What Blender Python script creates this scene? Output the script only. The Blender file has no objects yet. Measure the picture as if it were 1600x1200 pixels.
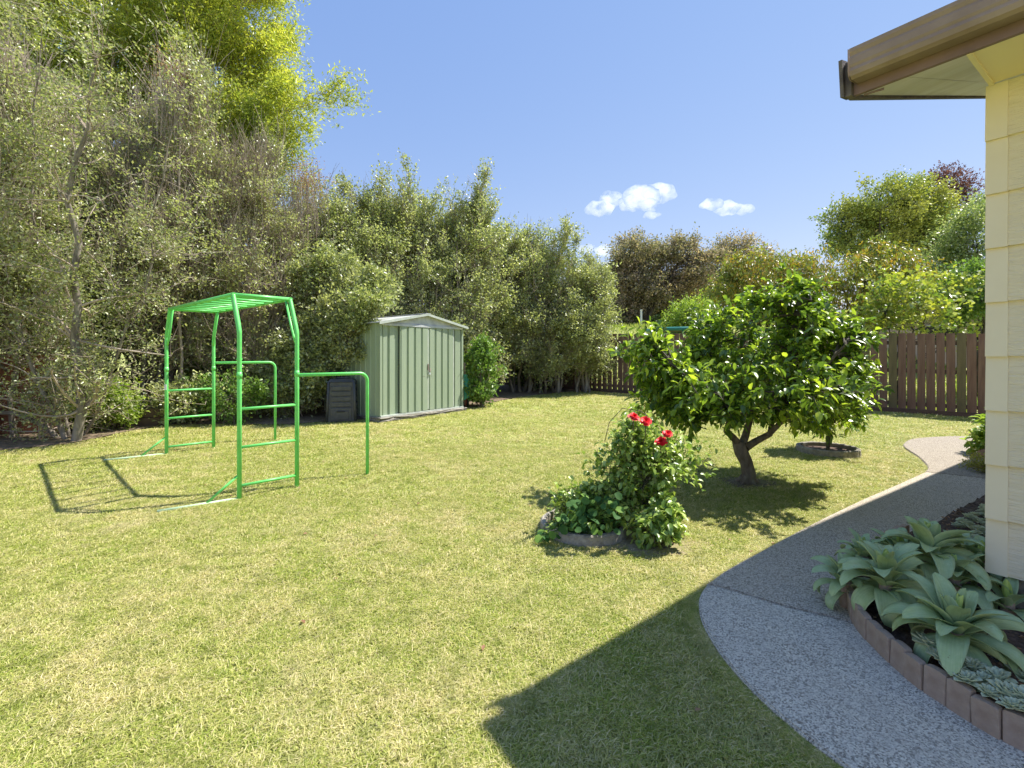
import bpy, bmesh, math, random
import numpy as np
from mathutils import Vector, Matrix

# ------------------------------------------------------------------ camera, sky, sun, exposure
scene = bpy.context.scene
col = scene.collection
F, CX, HY, CH = 750.0, 800.0, 553.0, 1.5          # focal length and horizon measured on the 1600 px photograph
cam_d = bpy.data.cameras.new('camera')
cam = bpy.data.objects.new('camera', cam_d); col.objects.link(cam)
cam.location = (0, 0, CH); cam.rotation_euler = (math.radians(90), 0, 0)
cam_d.sensor_width = 36; cam_d.sensor_fit = 'HORIZONTAL'
cam_d.lens = 36 * F / 1600
cam_d.shift_y = -(600 - HY) / 1600
cam_d.clip_start = 0.05; cam_d.clip_end = 5000
scene.camera = cam

SUN = Vector((2.0, 0.79, 3.14)).normalized()       # towards the sun
sun_el = math.asin(SUN.z); sun_az = math.atan2(SUN.x, SUN.y)
w = bpy.data.worlds.new('World'); scene.world = w; w.use_nodes = True
nt = w.node_tree; nt.nodes.clear()
sky = nt.nodes.new('ShaderNodeTexSky'); sky.sky_type = 'NISHITA'; sky.sun_disc = False
sky.sun_elevation = sun_el; sky.sun_rotation = sun_az
sky.air_density = 0.9; sky.dust_density = 0.0; sky.ozone_density = 3.0; sky.altitude = 50
# the photograph's tone curve flattens the sky: one power curve per channel, the same in every direction
sep_ = nt.nodes.new('ShaderNodeSeparateColor'); com_ = nt.nodes.new('ShaderNodeCombineColor'); nt.links.new(sky.outputs[0], sep_.inputs[0])
for i_, (pw_, gn_) in enumerate(((.75, .635), (.55, .75), (.30, 1.34))):
    p_ = nt.nodes.new('ShaderNodeMath'); p_.operation = 'POWER'; p_.inputs[1].default_value = pw_; nt.links.new(sep_.outputs[i_], p_.inputs[0])
    q_ = nt.nodes.new('ShaderNodeMath'); q_.operation = 'MULTIPLY'; q_.inputs[1].default_value = gn_; nt.links.new(p_.outputs[0], q_.inputs[0]); nt.links.new(q_.outputs[0], com_.inputs[i_])
bg = nt.nodes.new('ShaderNodeBackground'); bg.inputs['Strength'].default_value = 0.15
wo = nt.nodes.new('ShaderNodeOutputWorld')
nt.links.new(com_.outputs[0], bg.inputs[0]); nt.links.new(bg.outputs[0], wo.inputs[0])
sd = bpy.data.lights.new('sun', 'SUN'); sd.energy = 3.05; sd.angle = math.radians(0.5); sd.color = (1.0, 0.95, 0.87)
so = bpy.data.objects.new('sun', sd); col.objects.link(so); so.rotation_euler = SUN.to_track_quat('Z', 'Y').to_euler(); so.location = (6, 3, 12)
vs = scene.view_settings; vs.view_transform = 'Standard'; vs.look = 'None'; vs.gamma = 1; vs.use_curve_mapping = False
vs.exposure = 1.54
scene.cycles.max_bounces = 8; scene.cycles.diffuse_bounces = 4; scene.cycles.transmission_bounces = 4
scene.cycles.transparent_max_bounces = 8; scene.cycles.volume_bounces = 8

# ------------------------------------------------------------------ helpers
def gplane(x, y): return 0.022 * y - 0.012 * x     # the lawn is a gently tilted plane
def G(px, py):
    """ground point under a pixel of the photograph"""
    u = (px - CX) / F; v = (py - HY) / F
    t = CH / (v + 0.022 - 0.012 * u)
    return np.array((u * t, t, CH - v * t))
def at(px, py, Y):
    return np.array(((px - CX) / F * Y, Y, CH - (py - HY) / F * Y))

def tag(o, label=None, cat=None, group=None, kind=None):
    if label: o['label'] = label
    if cat: o['category'] = cat
    if group: o['group'] = group
    if kind: o['kind'] = kind
    return o
def empty(name, loc, rz=0, label=None, cat=None, group=None, kind=None):
    o = bpy.data.objects.new(name, None); col.objects.link(o)
    o.location = tuple(loc); o.rotation_euler = (0, 0, rz); o.empty_display_size = .1
    return tag(o, label, cat, group, kind)
def link(name, me, mat=None, parent=None, world=False):
    o = bpy.data.objects.new(name, me); col.objects.link(o)
    if mat and not len(me.materials): me.materials.append(mat)
    if parent:
        o.parent = parent
        if world: # vertices were given in world space
            o.matrix_parent_inverse = Matrix.Translation(parent.location).inverted() if parent.rotation_euler.z == 0 and not parent.parent else parent_world(parent).inverted()
    return o
def parent_world(p):
    m = Matrix.LocRotScale(p.location, p.rotation_euler, p.scale)
    if p.parent: m = parent_world(p.parent) @ p.matrix_parent_inverse @ m
    return m

def np_mesh(name, V, Fc, rnd=None, smooth=False):
    """mesh from a vertex array and an (n,3) or (n,4) face array"""
    V = np.asarray(V, np.float32).reshape(-1, 3); Fc = np.asarray(Fc, np.int32)
    n, k = Fc.shape
    me = bpy.data.meshes.new(name)
    me.vertices.add(len(V)); me.vertices.foreach_set('co', V.ravel())
    me.loops.add(n * k); me.loops.foreach_set('vertex_index', Fc.ravel())
    me.polygons.add(n); me.polygons.foreach_set('loop_start', np.arange(0, n * k, k, dtype=np.int32))
    me.polygons.foreach_set('loop_total', np.full(n, k, np.int32))
    if smooth: me.polygons.foreach_set('use_smooth', np.ones(n, bool))
    me.update(calc_edges=True)
    if rnd is not None:
        a = me.attributes.new('rnd', 'FLOAT', 'FACE'); a.data.foreach_set('value', np.asarray(rnd, np.float32))
    return me

def norm(a): return a / np.maximum(np.linalg.norm(a, axis=-1, keepdims=True), 1e-9)
def rand_dir(rng, n): return norm(rng.normal(size=(n, 3)))

def leaf_arrays(rng, P, D, L, W, up=0.5, fold=0.25, shape='quad'):
    """P base, D direction; returns verts (n,k,3) and faces"""
    n = len(P); D = norm(D)
    up3 = norm(rand_dir(rng, n) + np.array((0, 0, up * 2)))
    S = norm(np.cross(D, up3)); N = norm(np.cross(S, D))
    L = np.broadcast_to(L, (n,))[:, None]; W = np.broadcast_to(W, (n,))[:, None]
    if shape == 'quad':
        v = np.stack([P, P + D * L * .5 + S * W * .5 + N * fold * W, P + D * L, P + D * L * .5 - S * W * .5 + N * fold * W], 1)
        f = np.array([[0, 1, 2], [0, 2, 3]])
    else:  # 'oval', arched with a sunken midrib
        dn = np.array((0, 0, -1.0)) * L * .18
        m1 = P + D * L * .35; m2 = P + D * L * .72 + dn * .4; tip = P + D * L + dn
        v = np.stack([P, m1, m2, tip, m1 + S * W * .5 + N * fold * W, m2 + S * W * .42 + N * fold * W,
                      m1 - S * W * .5 + N * fold * W, m2 - S * W * .42 + N * fold * W], 1)
        f = np.array([[0, 4, 1], [1, 4, 5], [1, 5, 2], [2, 5, 3], [0, 1, 6], [1, 7, 6], [1, 2, 7], [2, 3, 7]])
    return v, f
def leaf_mesh(name, rng, P, D, L, W, up=.5, fold=.25, shape='quad', keep=None):
    v, f = leaf_arrays(rng, P, D, L, W, up, fold, shape)
    n, k = v.shape[:2]
    fc = (f[None] + (np.arange(n) * k)[:, None, None]).reshape(-1, 3)
    r = np.repeat(rng.random(n), len(f))
    return np_mesh(name, v, fc, r)

def tube_arrays(P, R, sides):
    """P (n,k,3) polylines, R (n,k)"""
    n, k, _ = P.shape
    T = norm(np.gradient(P, axis=1))
    ref = np.where(np.abs(norm(P[:, -1] - P[:, 0])[:, 2:3]) > .8, np.array([[1., 0, 0]]), np.array([[0, 0, 1.]]))
    A = norm(np.cross(T, ref[:, None, :])); B = np.cross(T, A)
    ang = np.arange(sides) * 2 * math.pi / sides
    V = P[:, :, None] + R[:, :, None, None] * (np.cos(ang)[None, None, :, None] * A[:, :, None] + np.sin(ang)[None, None, :, None] * B[:, :, None])
    idx = np.arange(n * k * sides).reshape(n, k, sides)
    a = idx[:, :-1]; b = idx[:, 1:]
    f = np.stack([a, np.roll(a, -1, 2), np.roll(b, -1, 2), b], -1).reshape(-1, 4)
    return V.reshape(-1, 3), f
def tubes_mesh(name, P, R, sides=3, smooth=True):
    V, f = tube_arrays(np.asarray(P, float), np.asarray(R, float), sides)
    return np_mesh(name, V, f, smooth=smooth)
def join_tubes(name, parts, smooth=True):
    Vs, Fs, o = [], [], 0
    for P, R, s in parts:
        V, f = tube_arrays(np.asarray(P, float), np.asarray(R, float), s)
        Vs.append(V); Fs.append(f + o); o += len(V)
    return np_mesh(name, np.concatenate(Vs), np.concatenate(Fs), smooth=smooth)

class MB:
    """a small bmesh collector: boxes, tubes, prisms -> one mesh"""
    def __init__(s): s.bm = bmesh.new()
    def box(s, c, size, rz=0, bev=0, rot=None):
        m = Matrix.Translation(Vector(c)) @ (rot if rot else Matrix.Rotation(rz, 4, 'Z')) @ Matrix.Diagonal((*size, 1))
        r = bmesh.ops.create_cube(s.bm, size=1, matrix=m)
        if bev:
            es = list({e for v in r['verts'] for e in v.link_edges})
            bmesh.ops.bevel(s.bm, geom=es, offset=bev, segments=2, affect='EDGES', profile=.6)
        return s
    def tube(s, pts, r, sides=10, cap=True):
        pts = [Vector(p) for p in pts]; n = len(pts); rings = []
        rr = r if isinstance(r, (list, tuple)) else [r] * n
        a = None
        for i, p in enumerate(pts):
            t = (pts[min(i + 1, n - 1)] - pts[max(i - 1, 0)]).normalized()
            if a is None:
                a = t.orthogonal().normalized()
            a = (a - t * a.dot(t)).normalized(); b = t.cross(a)
            rings.append([s.bm.verts.new(p + rr[i] * (math.cos(k * 2 * math.pi / sides) * a + math.sin(k * 2 * math.pi / sides) * b)) for k in range(sides)])
        for i in range(n - 1):
            for k in range(sides):
                f = s.bm.faces.new((rings[i][k], rings[i][(k + 1) % sides], rings[i + 1][(k + 1) % sides], rings[i + 1][k])); f.smooth = True
        if cap:
            s.bm.faces.new(rings[0][::-1]); s.bm.faces.new(rings[-1])
        return s
    def prism(s, poly, vec):
        """closed polygon (3-D points) swept along vec"""
        a = [s.bm.verts.new(p) for p in poly]; b = [s.bm.verts.new(Vector(p) + Vector(vec)) for p in poly]
        n = len(a)
        s.bm.faces.new(a[::-1]); s.bm.faces.new(b)
        for i in range(n): s.bm.faces.new((a[i], a[(i + 1) % n], b[(i + 1) % n], b[i]))
        return s
    def sheet(s, pts): s.bm.faces.new([s.bm.verts.new(p) for p in pts]); return s
    def mesh(s, name, mat):
        bmesh.ops.recalc_face_normals(s.bm, faces=s.bm.faces)
        me = bpy.data.meshes.new(name); s.bm.to_mesh(me); s.bm.free()
        if mat: me.materials.append(mat)
        return me
    def build(s, name, mat, parent=None, world=False):
        return link(name, s.mesh(name, mat), None, parent, world)

# ------------------------------------------------------------------ materials
def new_mat(name):
    m = bpy.data.materials.new(name); m.use_nodes = True; n = m.node_tree; n.nodes.clear()
    out = n.nodes.new('ShaderNodeOutputMaterial'); return m, n, out
def N(n, t, **kw):
    x = n.nodes.new('ShaderNode' + t)
    for k, v in kw.items():
        if k in x.inputs.keys(): x.inputs[k].default_value = v
        else: setattr(x, k, v)
    return x
def ramp(n, fac, stops):
    r = n.nodes.new('ShaderNodeValToRGB'); n.links.new(fac, r.inputs[0])
    e = r.color_ramp.elements
    while len(e) < len(stops): e.new(.5)
    for i, (p, c) in enumerate(stops):
        e[i].position = p; e[i].color = (*c, 1) if len(c) == 3 else c
    return r.outputs[0]
def mixc(n, f, a, b, mode='MIX'):
    m = n.nodes.new('ShaderNodeMix'); m.data_type = 'RGBA'; m.blend_type = mode
    for s, v in ((0, f), (6, a), (7, b)):
        if hasattr(v, 'is_linked'): n.links.new(v, m.inputs[s])
        else: m.inputs[s].default_value = v if s == 0 else (*v, 1)
    return m.outputs[2]
def mathn(n, op, a, b=0.0, c=None):
    m = n.nodes.new('ShaderNodeMath'); m.operation = op
    for i, v in enumerate((a, b) + ((c,) if c is not None else ())):
        if hasattr(v, 'is_linked'): n.links.new(v, m.inputs[i])
        else: m.inputs[i].default_value = v
    return m.outputs[0]
def noise(n, scale, detail=4, rough=.55, vec=None, dist=0):
    t = N(n, 'TexNoise', Scale=scale, Detail=detail, Roughness=rough, Distortion=dist)
    if vec is None:
        g = n.nodes.new('ShaderNodeNewGeometry'); vec = g.outputs['Position']
    n.links.new(vec, t.inputs['Vector']); return t.outputs[0]

def leaf_mat(name, cols, trans=.4, rough=.45, spec=.4, tmul=1.3, patch=None, pscale=1.2):
    """cols: 3-4 leaf colours spread over single leaves; patch: a second tint in broad drifts"""
    m, n, out = new_mat(name)
    at_ = N(n, 'Attribute', attribute_name='rnd')
    cols = [tuple(min(v * 1.6, .75) for v in c_) for c_ in cols]; patch = patch and (tuple(min(v * 1.6, .75) for v in patch[0]), patch[1])
    k = len(cols)
    c = ramp(n, at_.outputs['Fac'], [(i / (k - 1) if k > 1 else 0, cols[i]) for i in range(k)])
    if patch:
        f = ramp(n, noise(n, pscale, 3), [(.42, (0, 0, 0)), (.62, (1, 1, 1))])
        c = mixc(n, mathn(n, 'MULTIPLY', f, patch[1]), c, patch[0])
    p = N(n, 'BsdfPrincipled', Roughness=rough); p.inputs['Specular IOR Level'].default_value = spec
    n.links.new(c, p.inputs['Base Color'])
    tr = N(n, 'BsdfTranslucent')
    cc = mixc(n, 1.0, c, (tmul * 1.05, tmul * 1.1, tmul * .55), 'MULTIPLY'); n.links.new(cc, tr.inputs['Color'])
    mx = N(n, 'MixShader'); mx.inputs[0].default_value = trans
    n.links.new(p.outputs[0], mx.inputs[1]); n.links.new(tr.outputs[0], mx.inputs[2]); n.links.new(mx.outputs[0], out.inputs[0])
    return m

def mat_simple(name, a, b=None, scale=8, rough=.6, bump=.0, bscale=40, metal=0, spec=.5, stretch=None, contrast=(.35, .65), third=None, chips=None, cscale=26):
    m, n, out = new_mat(name)
    tc = N(n, 'TexCoord'); vec = tc.outputs['Object']
    if stretch:
        mp = N(n, 'Mapping'); mp.inputs['Scale'].default_value = stretch; n.links.new(vec, mp.inputs[0]); vec = mp.outputs[0]
    p = N(n, 'BsdfPrincipled', Roughness=rough, Metallic=metal); p.inputs['Specular IOR Level'].default_value = spec
    if b:
        f = noise(n, scale, 6, .6, vec)
        c = ramp(n, f, [(contrast[0], a), (contrast[1], b)])
        if third:
            f2 = ramp(n, noise(n, scale * .23, 5, .6, vec), [(.5, (0, 0, 0)), (.72, (1, 1, 1))])
            c = mixc(n, f2, c, third)
        if chips:
            f3 = ramp(n, noise(n, cscale, 6, .75), [(.66, (0, 0, 0)), (.70, (1, 1, 1))]); c = mixc(n, mathn(n, 'MULTIPLY', f3, .7), c, chips)
        n.links.new(c, p.inputs['Base Color'])
    else: p.inputs['Base Color'].default_value = (*a, 1)
    if bump:
        bp = N(n, 'Bump', Strength=bump, Distance=.01); n.links.new(noise(n, bscale, 5, .6, vec), bp.inputs['Height'])
        n.links.new(bp.outputs[0], p.inputs['Normal'])
    n.links.new(p.outputs[0], out.inputs[0]); return m

M = {}
M['bark'] = mat_simple('bark', (.10, .075, .055), (.26, .21, .165), 14, .85, .8, 30, stretch=(1, 1, .35), third=(.16, .15, .10))
M['bark_grey'] = mat_simple('bark_grey', (.11, .09, .07), (.32, .28, .23), 10, .85, .5, 40, stretch=(1, 1, .3))
M['twig'] = mat_simple('twig', (.29, .225, .17), (.54, .45, .365), 3, .8)
M['twig_dark'] = mat_simple('twig_dark', (.05, .04, .03), (.12, .10, .08), 3, .85)
M['green_paint'] = mat_simple('green_paint', (.14, .62, .13), (.19, .72, .19), 9, .34, .05, 60, spec=.5, third=(.18, .64, .20), chips=(.16, .13, .09))
M['pale_paint'] = mat_simple('pale_green_paint', (.42, .60, .34), (.58, .70, .48), 20, .5)
M['shed'] = mat_simple('shed_steel', (.31, .38, .265), (.35, .42, .30), 3, .45, .04, 8, spec=.35, stretch=(1, 1, .25), third=(.32, .38, .275), chips=(.20, .19, .14), cscale=5)
M['shed_trim'] = mat_simple('shed_trim', (.42, .47, .41), (.55, .58, .52), 9, .5, .1, 30)
M['zinc'] = mat_simple('zinc_roof', (.42, .44, .46), (.60, .62, .63), 7, .5, .1, 20, spec=.4)
M['concrete'] = mat_simple('concrete_old', (.20, .18, .15), (.42, .38, .32), 18, .9, 1.0, 45, third=(.25, .24, .18))
M['bin'] = mat_simple('compost_plastic', (.055, .056, .06), (.085, .086, .09), 12, .5, .15, 60)
M['black'] = mat_simple('black_plastic', (.015, .015, .015), rough=.5)
M['red_plastic'] = mat_simple('red_plastic', (.45, .05, .03), rough=.5)
M['teal'] = mat_simple('teal_plastic', (.03, .22, .18), (.05, .3, .24), 5, .45)
M['white'] = mat_simple('white_paint', (.7, .7, .68), (.8, .8, .78), 10, .5)
M['soil'] = mat_simple('soil', (.05, .03, .02), (.16, .105, .075), 40, .95, 1.0, 90, third=(.10, .07, .05))
M['fence'] = mat_simple('fence_stain', (.12, .068, .053), (.20, .125, .095), 5, .85, .4, 60, stretch=(3, 3, .3), third=(.20, .155, .105))
M['fence_green'] = mat_simple('fence_mossy', (.10, .085, .045), (.155, .13, .07), 5, .85, .4, 60, stretch=(3, 3, .3))
M['fence_dark'] = mat_simple('fence_rail_wood', (.085, .052, .042), (.12, .08, .06), 5, .85, .4, 60, stretch=(.4, 3, 3))
M['fence_red'] = mat_simple('fence_red', (.22, .085, .05), (.36, .15, .09), 4, .85, .3, 50, stretch=(3, 3, .3))
M['brick_edge'] = mat_simple('edging_clay', (.34, .24, .175), (.46, .345, .26), 14, .9, .5, 70, third=(.17, .155, .13))
M['cream'] = mat_simple('cream_paint', (.87, .74, .51), (.90, .78, .56), 3, .5, 1.0, 9, spec=.4, stretch=(1, 1, 14))
M['cream_flat'] = mat_simple('cream_paint_smooth', (.87, .74, .51), (.90, .78, .56), 3, .5, .05, 25, spec=.4)
M['soffit'] = mat_simple('soffit_cream', (.92, .76, .46), (.93, .79, .50), 2, .6, .05, 8)
M['soffit_white'] = mat_simple('soffit_white', (.70, .63, .60), (.88, .82, .84), 5, .5, .1, 8, stretch=(1, .2, 1))
M['gutter'] = mat_simple('gutter_brown', (.27, .19, .145), (.35, .255, .195), 5, .45, .05, 20, spec=.4)
M['fascia'] = mat_simple('fascia_brown', (.20, .125, .12), (.25, .16, .15), 5, .6, .1, 20)
M['barge'] = mat_simple('barge_weathered', (.10, .08, .08), (.19, .16, .15), 9, .85, .4, 40)
M['roofing'] = mat_simple('roofing', (.10, .07, .055), (.14, .10, .08), 8, .6)
M['far_roof'] = mat_simple('far_roof', (.30, .33, .38), (.38, .41, .46), 4, .5)
M['far_wall'] = mat_simple('far_wall', (.55, .42, .36), (.62, .50, .44), 4, .8)
M['terracotta'] = mat_simple('terracotta', (.40, .22, .15), (.52, .32, .24), 9, .85, .3, 40)
M['petal'] = mat_simple('petal_red', (.62, .004, .012), (.82, .012, .02), 30, .5, spec=.3)

# foliage
M['hedge'] = leaf_mat('hedge_leaf', [(.105, .135, .055), (.17, .20, .085), (.25, .27, .13), (.40, .41, .23)], .40, .32, .7, 1.35, patch=((.25, .24, .15), .35), pscale=.9)
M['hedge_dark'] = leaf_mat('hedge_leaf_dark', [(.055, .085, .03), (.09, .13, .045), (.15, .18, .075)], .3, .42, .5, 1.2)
M['dead'] = leaf_mat('dead_leaf', [(.16, .08, .05), (.24, .13, .08), (.3, .2, .13)], .3, .6, .2)
M['yellow_tree'] = leaf_mat('feathery_leaf', [(.15, .20, .035), (.25, .28, .05), (.35, .36, .065), (.44, .42, .09)], .45, .4, .5, 1.25, patch=((.11, .16, .04), .5), pscale=.35)
M['shrub_green'] = leaf_mat('shrub_leaf', [(.07, .13, .03), (.11, .18, .04), (.16, .24, .055)], .36, .4, .5)
M['yellow_bush'] = leaf_mat('yellow_bush_leaf', [(.18, .2, .03), (.29, .28, .04), (.36, .33, .05)], .42, .45, .4)
M['lemon'] = leaf_mat('citrus_leaf', [(.042, .075, .014), (.072, .12, .019), (.13, .19, .027), (.28, .34, .04)], .34, .27, .65, 1.9)
M['rose'] = leaf_mat('rose_leaf', [(.08, .14, .03), (.15, .22, .045), (.24, .31, .07), (.36, .42, .14)], .3, .32, .6)
M['vine_leaf'] = leaf_mat('broad_leaf', [(.035, .085, .025), (.05, .11, .03), (.11, .19, .035)], .3, .6, .15)
M['brown_tree'] = leaf_mat('bronze_leaf', [(.09, .10, .06), (.18, .15, .11), (.29, .215, .175), (.38, .29, .24)], .42, .5, .4, 1.2, patch=((.09, .12, .07), .4), pscale=.3)
M['dark_tree'] = leaf_mat('dark_leaf', [(.045, .08, .04), (.07, .11, .05), (.11, .15, .075)], .25, .5, .3, 1.1)
M['big_tree'] = leaf_mat('olive_leaf', [(.065, .12, .035), (.10, .17, .045), (.17, .22, .055), (.28, .29, .07)], .33, .42, .5, 1.1, patch=((.33, .31, .08), .65), pscale=.16)
M['purple_tree'] = leaf_mat('purple_leaf', [(.06, .025, .035), (.11, .045, .06), (.17, .08, .09)], .3, .5, .4, 1)
M['light_tree'] = leaf_mat('light_leaf', [(.08, .125, .035), (.14, .19, .06), (.22, .26, .10), (.36, .38, .22)], .36, .36, .6, 1.2)
M['orange_tree'] = leaf_mat('autumn_leaf', [(.10, .15, .03), (.16, .21, .035), (.26, .25, .04), (.36, .20, .035), (.20, .25, .045)], .38, .35, .6, 1.0, patch=((.15, .20, .045), .5), pscale=.7)
M['grape'] = leaf_mat('grape_leaf', [(.08, .14, .03), (.12, .19, .035), (.26, .28, .05), (.20, .23, .12)], .36, .33, .65, 1.3, patch=((.34, .33, .04), .5), pscale=1.6)
M['lime'] = leaf_mat('lime_leaf', [(.12, .18, .03), (.18, .25, .045), (.26, .32, .06)], .45, .4, .4, 1.3)
M['ground_cover'] = leaf_mat('ground_cover', [(.13, .13, .03), (.22, .22, .05), (.3, .28, .08)], .4, .5, .3)

def agave_mat(name, base, tip, edge):
    m, n, out = new_mat(name)
    oi = N(n, 'ObjectInfo'); tc = N(n, 'TexCoord')
    sep = N(n, 'SeparateXYZ'); n.links.new(tc.outputs['Generated'], sep.inputs[0])
    c = ramp(n, noise(n, 26, 4, .6, tc.outputs['Object']), [(.3, base), (.7, tip)])
    c = mixc(n, mathn(n, 'MULTIPLY', oi.outputs['Random'], .45), c, edge)
    old = ramp(n, noise(n, 7, 3, .5), [(.60, (0, 0, 0)), (.70, (1, 1, 1))])
    c = mixc(n, mathn(n, 'MULTIPLY', old, .45), c, (.34, .30, .06))
    ed = mathn(n, 'ABSOLUTE', mathn(n, 'SUBTRACT', sep.outputs[1], .5))
    c = mixc(n, mathn(n, 'MULTIPLY', ramp(n, ed, [(.36, (0, 0, 0)), (.5, (1, 1, 1))]), .35), c, tuple(min(v * 1.5, .8) for v in edge))
    mp = N(n, 'Mapping'); mp.inputs['Scale'].default_value = (4, 150, 4); n.links.new(tc.outputs['Object'], mp.inputs[0])
    vein = noise(n, 1.0, 3, .6, mp.outputs[0])
    c = mixc(n, mathn(n, 'MULTIPLY', ramp(n, vein, [(.4, (0, 0, 0)), (.65, (1, 1, 1))]), .22), c, tuple(v * .6 for v in base))
    spot = ramp(n, noise(n, 55, 3, .5), [(.70, (0, 0, 0)), (.73, (1, 1, 1))]); c = mixc(n, mathn(n, 'MULTIPLY', spot, .7), c, (.16, .11, .04))
    p = N(n, 'BsdfPrincipled', Roughness=.5); p.inputs['Specular IOR Level'].default_value = .35
    n.links.new(c, p.inputs['Base Color'])
    bp = N(n, 'Bump', Strength=.5, Distance=.004); n.links.new(vein, bp.inputs['Height']); n.links.new(bp.outputs[0], p.inputs['Normal'])
    tr = N(n, 'BsdfTranslucent'); n.links.new(c, tr.inputs[0])
    mx = N(n, 'MixShader'); mx.inputs[0].default_value = .12
    n.links.new(p.outputs[0], mx.inputs[1]); n.links.new(tr.outputs[0], mx.inputs[2]); n.links.new(mx.outputs[0], out.inputs[0])
    return m
M['agave'] = agave_mat('agave_leaf', (.37, .51, .25), (.52, .63, .36), (.56, .65, .22))
M['agave_bud'] = agave_mat('agave_bud', (.55, .66, .14), (.62, .72, .22), (.60, .70, .18))
M['echeveria'] = agave_mat('echeveria_leaf', (.60, .66, .44), (.76, .80, .56), (.76, .76, .44))
M['echeveria_blue'] = agave_mat('echeveria_blue_leaf', (.32, .38, .42), (.42, .48, .52), (.42, .42, .46))

# lawn base and grass blades
def lawn_cols(n):
    g = N(n, 'NewGeometry'); pos = g.outputs['Position']
    big = noise(n, .55, 4, .6, pos); mid = noise(n, 3.2, 5, .65, pos)
    return pos, big, mid
m, n, out = new_mat('lawn_ground'); M['lawn'] = m
pos, big, mid = lawn_cols(n)
fine = noise(n, 55, 6, .7, pos); fine2 = noise(n, 17, 5, .7, pos)
c = ramp(n, fine, [(.30, (0.171, 0.207, 0.049)), (.46, (0.354, 0.390, 0.098)), (.60, (0.537, 0.537, 0.195)), (.75, (0.708, 0.659, 0.366))])
c = mixc(n, mathn(n, 'MULTIPLY', ramp(n, mid, [(.40, (0, 0, 0)), (.66, (1, 1, 1))]), .55), c, (0.439, 0.403, 0.159))
c = mixc(n, mathn(n, 'MULTIPLY', ramp(n, big, [(.48, (0, 0, 0)), (.68, (1, 1, 1))]), .5), c, (0.207, 0.281, 0.061))
c = mixc(n, mathn(n, 'MULTIPLY', ramp(n, fine2, [(.52, (0, 0, 0)), (.72, (1, 1, 1))]), .4), c, (0.159, 0.183, 0.055))
p = N(n, 'BsdfPrincipled', Roughness=.85); n.links.new(c, p.inputs['Base Color']); p.inputs['Specular IOR Level'].default_value = .2
bp = N(n, 'Bump', Strength=1.0, Distance=.03); n.links.new(fine, bp.inputs['Height']); n.links.new(bp.outputs[0], p.inputs['Normal'])
n.links.new(p.outputs[0], out.inputs[0])

m, n, out = new_mat('grass_blade'); M['blade'] = m
pos, big, mid = lawn_cols(n)
a_ = N(n, 'Attribute', attribute_name='rnd')
green = ramp(n, a_.outputs['Fac'], [(0, (0.220, 0.329, 0.049)), (.35, (0.354, 0.464, 0.073)), (.6, (0.488, 0.561, 0.122)), (.8, (0.634, 0.647, 0.244)), (1, (0.805, 0.756, 0.464))])
straw = ramp(n, a_.outputs['Fac'], [(0, (0.293, 0.342, 0.073)), (.3, (0.537, 0.549, 0.183)), (.6, (0.683, 0.659, 0.305)), (1, (0.850, 0.817, 0.549))])
f = ramp(n, mid, [(.38, (0, 0, 0)), (.62, (1, 1, 1))])
f2 = ramp(n, big, [(.42, (1, 1, 1)), (.62, (0.305, 0.305, 0.305))])
c = mixc(n, mathn(n, 'MULTIPLY', f, f2), green, straw)
clump = ramp(n, noise(n, 8.5, 4, .7, pos), [(.50, (0, 0, 0)), (.66, (1, 1, 1))])
c = mixc(n, mathn(n, 'MULTIPLY', clump, .55), c, (.24, .31, .05))
pale = ramp(n, noise(n, 1.7, 5, .7, pos), [(.56, (0, 0, 0)), (.70, (1, 1, 1))])
c = mixc(n, mathn(n, 'MULTIPLY', pale, .4), c, (.68, .64, .42))
c = mixc(n, 1.0, c, (1.06, .985, .93), 'MULTIPLY')
p = N(n, 'BsdfPrincipled', Roughness=.5); n.links.new(c, p.inputs['Base Color']); p.inputs['Specular IOR Level'].default_value = .35
tr = N(n, 'BsdfTranslucent'); n.links.new(c, tr.inputs[0])
mx = N(n, 'MixShader'); mx.inputs[0].default_value = .4
n.links.new(p.outputs[0], mx.inputs[1]); n.links.new(tr.outputs[0], mx.inputs[2]); n.links.new(mx.outputs[0], out.inputs[0])

# exposed-aggregate path
m, n, out = new_mat('aggregate_path'); M['path'] = m
g = N(n, 'NewGeometry'); pos = g.outputs['Position']
vo = N(n, 'TexVoronoi', Scale=165.0); n.links.new(pos, vo.inputs['Vector'])
sepc = N(n, 'SeparateColor'); n.links.new(vo.outputs['Color'], sepc.inputs[0])
c = ramp(n, sepc.outputs[0], [(0, (.13, .11, .085)), (.25, (.34, .30, .235)), (.45, (.62, .56, .455)), (.8, (.82, .75, .61)), (1, (.92, .86, .72))])
c = mixc(n, mathn(n, 'MULTIPLY', ramp(n, vo.outputs['Distance'], [(.3, (0, 0, 0)), (.8, (1, 1, 1))]), .4), c, (.34, .30, .25))
blot = ramp(n, noise(n, 2.3, 6, .65, pos), [(.35, (0, 0, 0)), (.7, (1, 1, 1))])
c = mixc(n, mathn(n, 'MULTIPLY', blot, .45), c, (.55, .50, .42))
moss = ramp(n, noise(n, 5.5, 6, .7, pos), [(.55, (0, 0, 0)), (.75, (1, 1, 1))])
c = mixc(n, mathn(n, 'MULTIPLY', moss, .45), c, (.30, .27, .23))
p = N(n, 'BsdfPrincipled', Roughness=.85); n.links.new(c, p.inputs['Base Color']); p.inputs['Specular IOR Level'].default_value = .3
bp = N(n, 'Bump', Strength=.7, Distance=.004); n.links.new(vo.outputs['Distance'], bp.inputs['Height']); n.links.new(bp.outputs[0], p.inputs['Normal'])
n.links.new(p.outputs[0], out.inputs[0])
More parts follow.
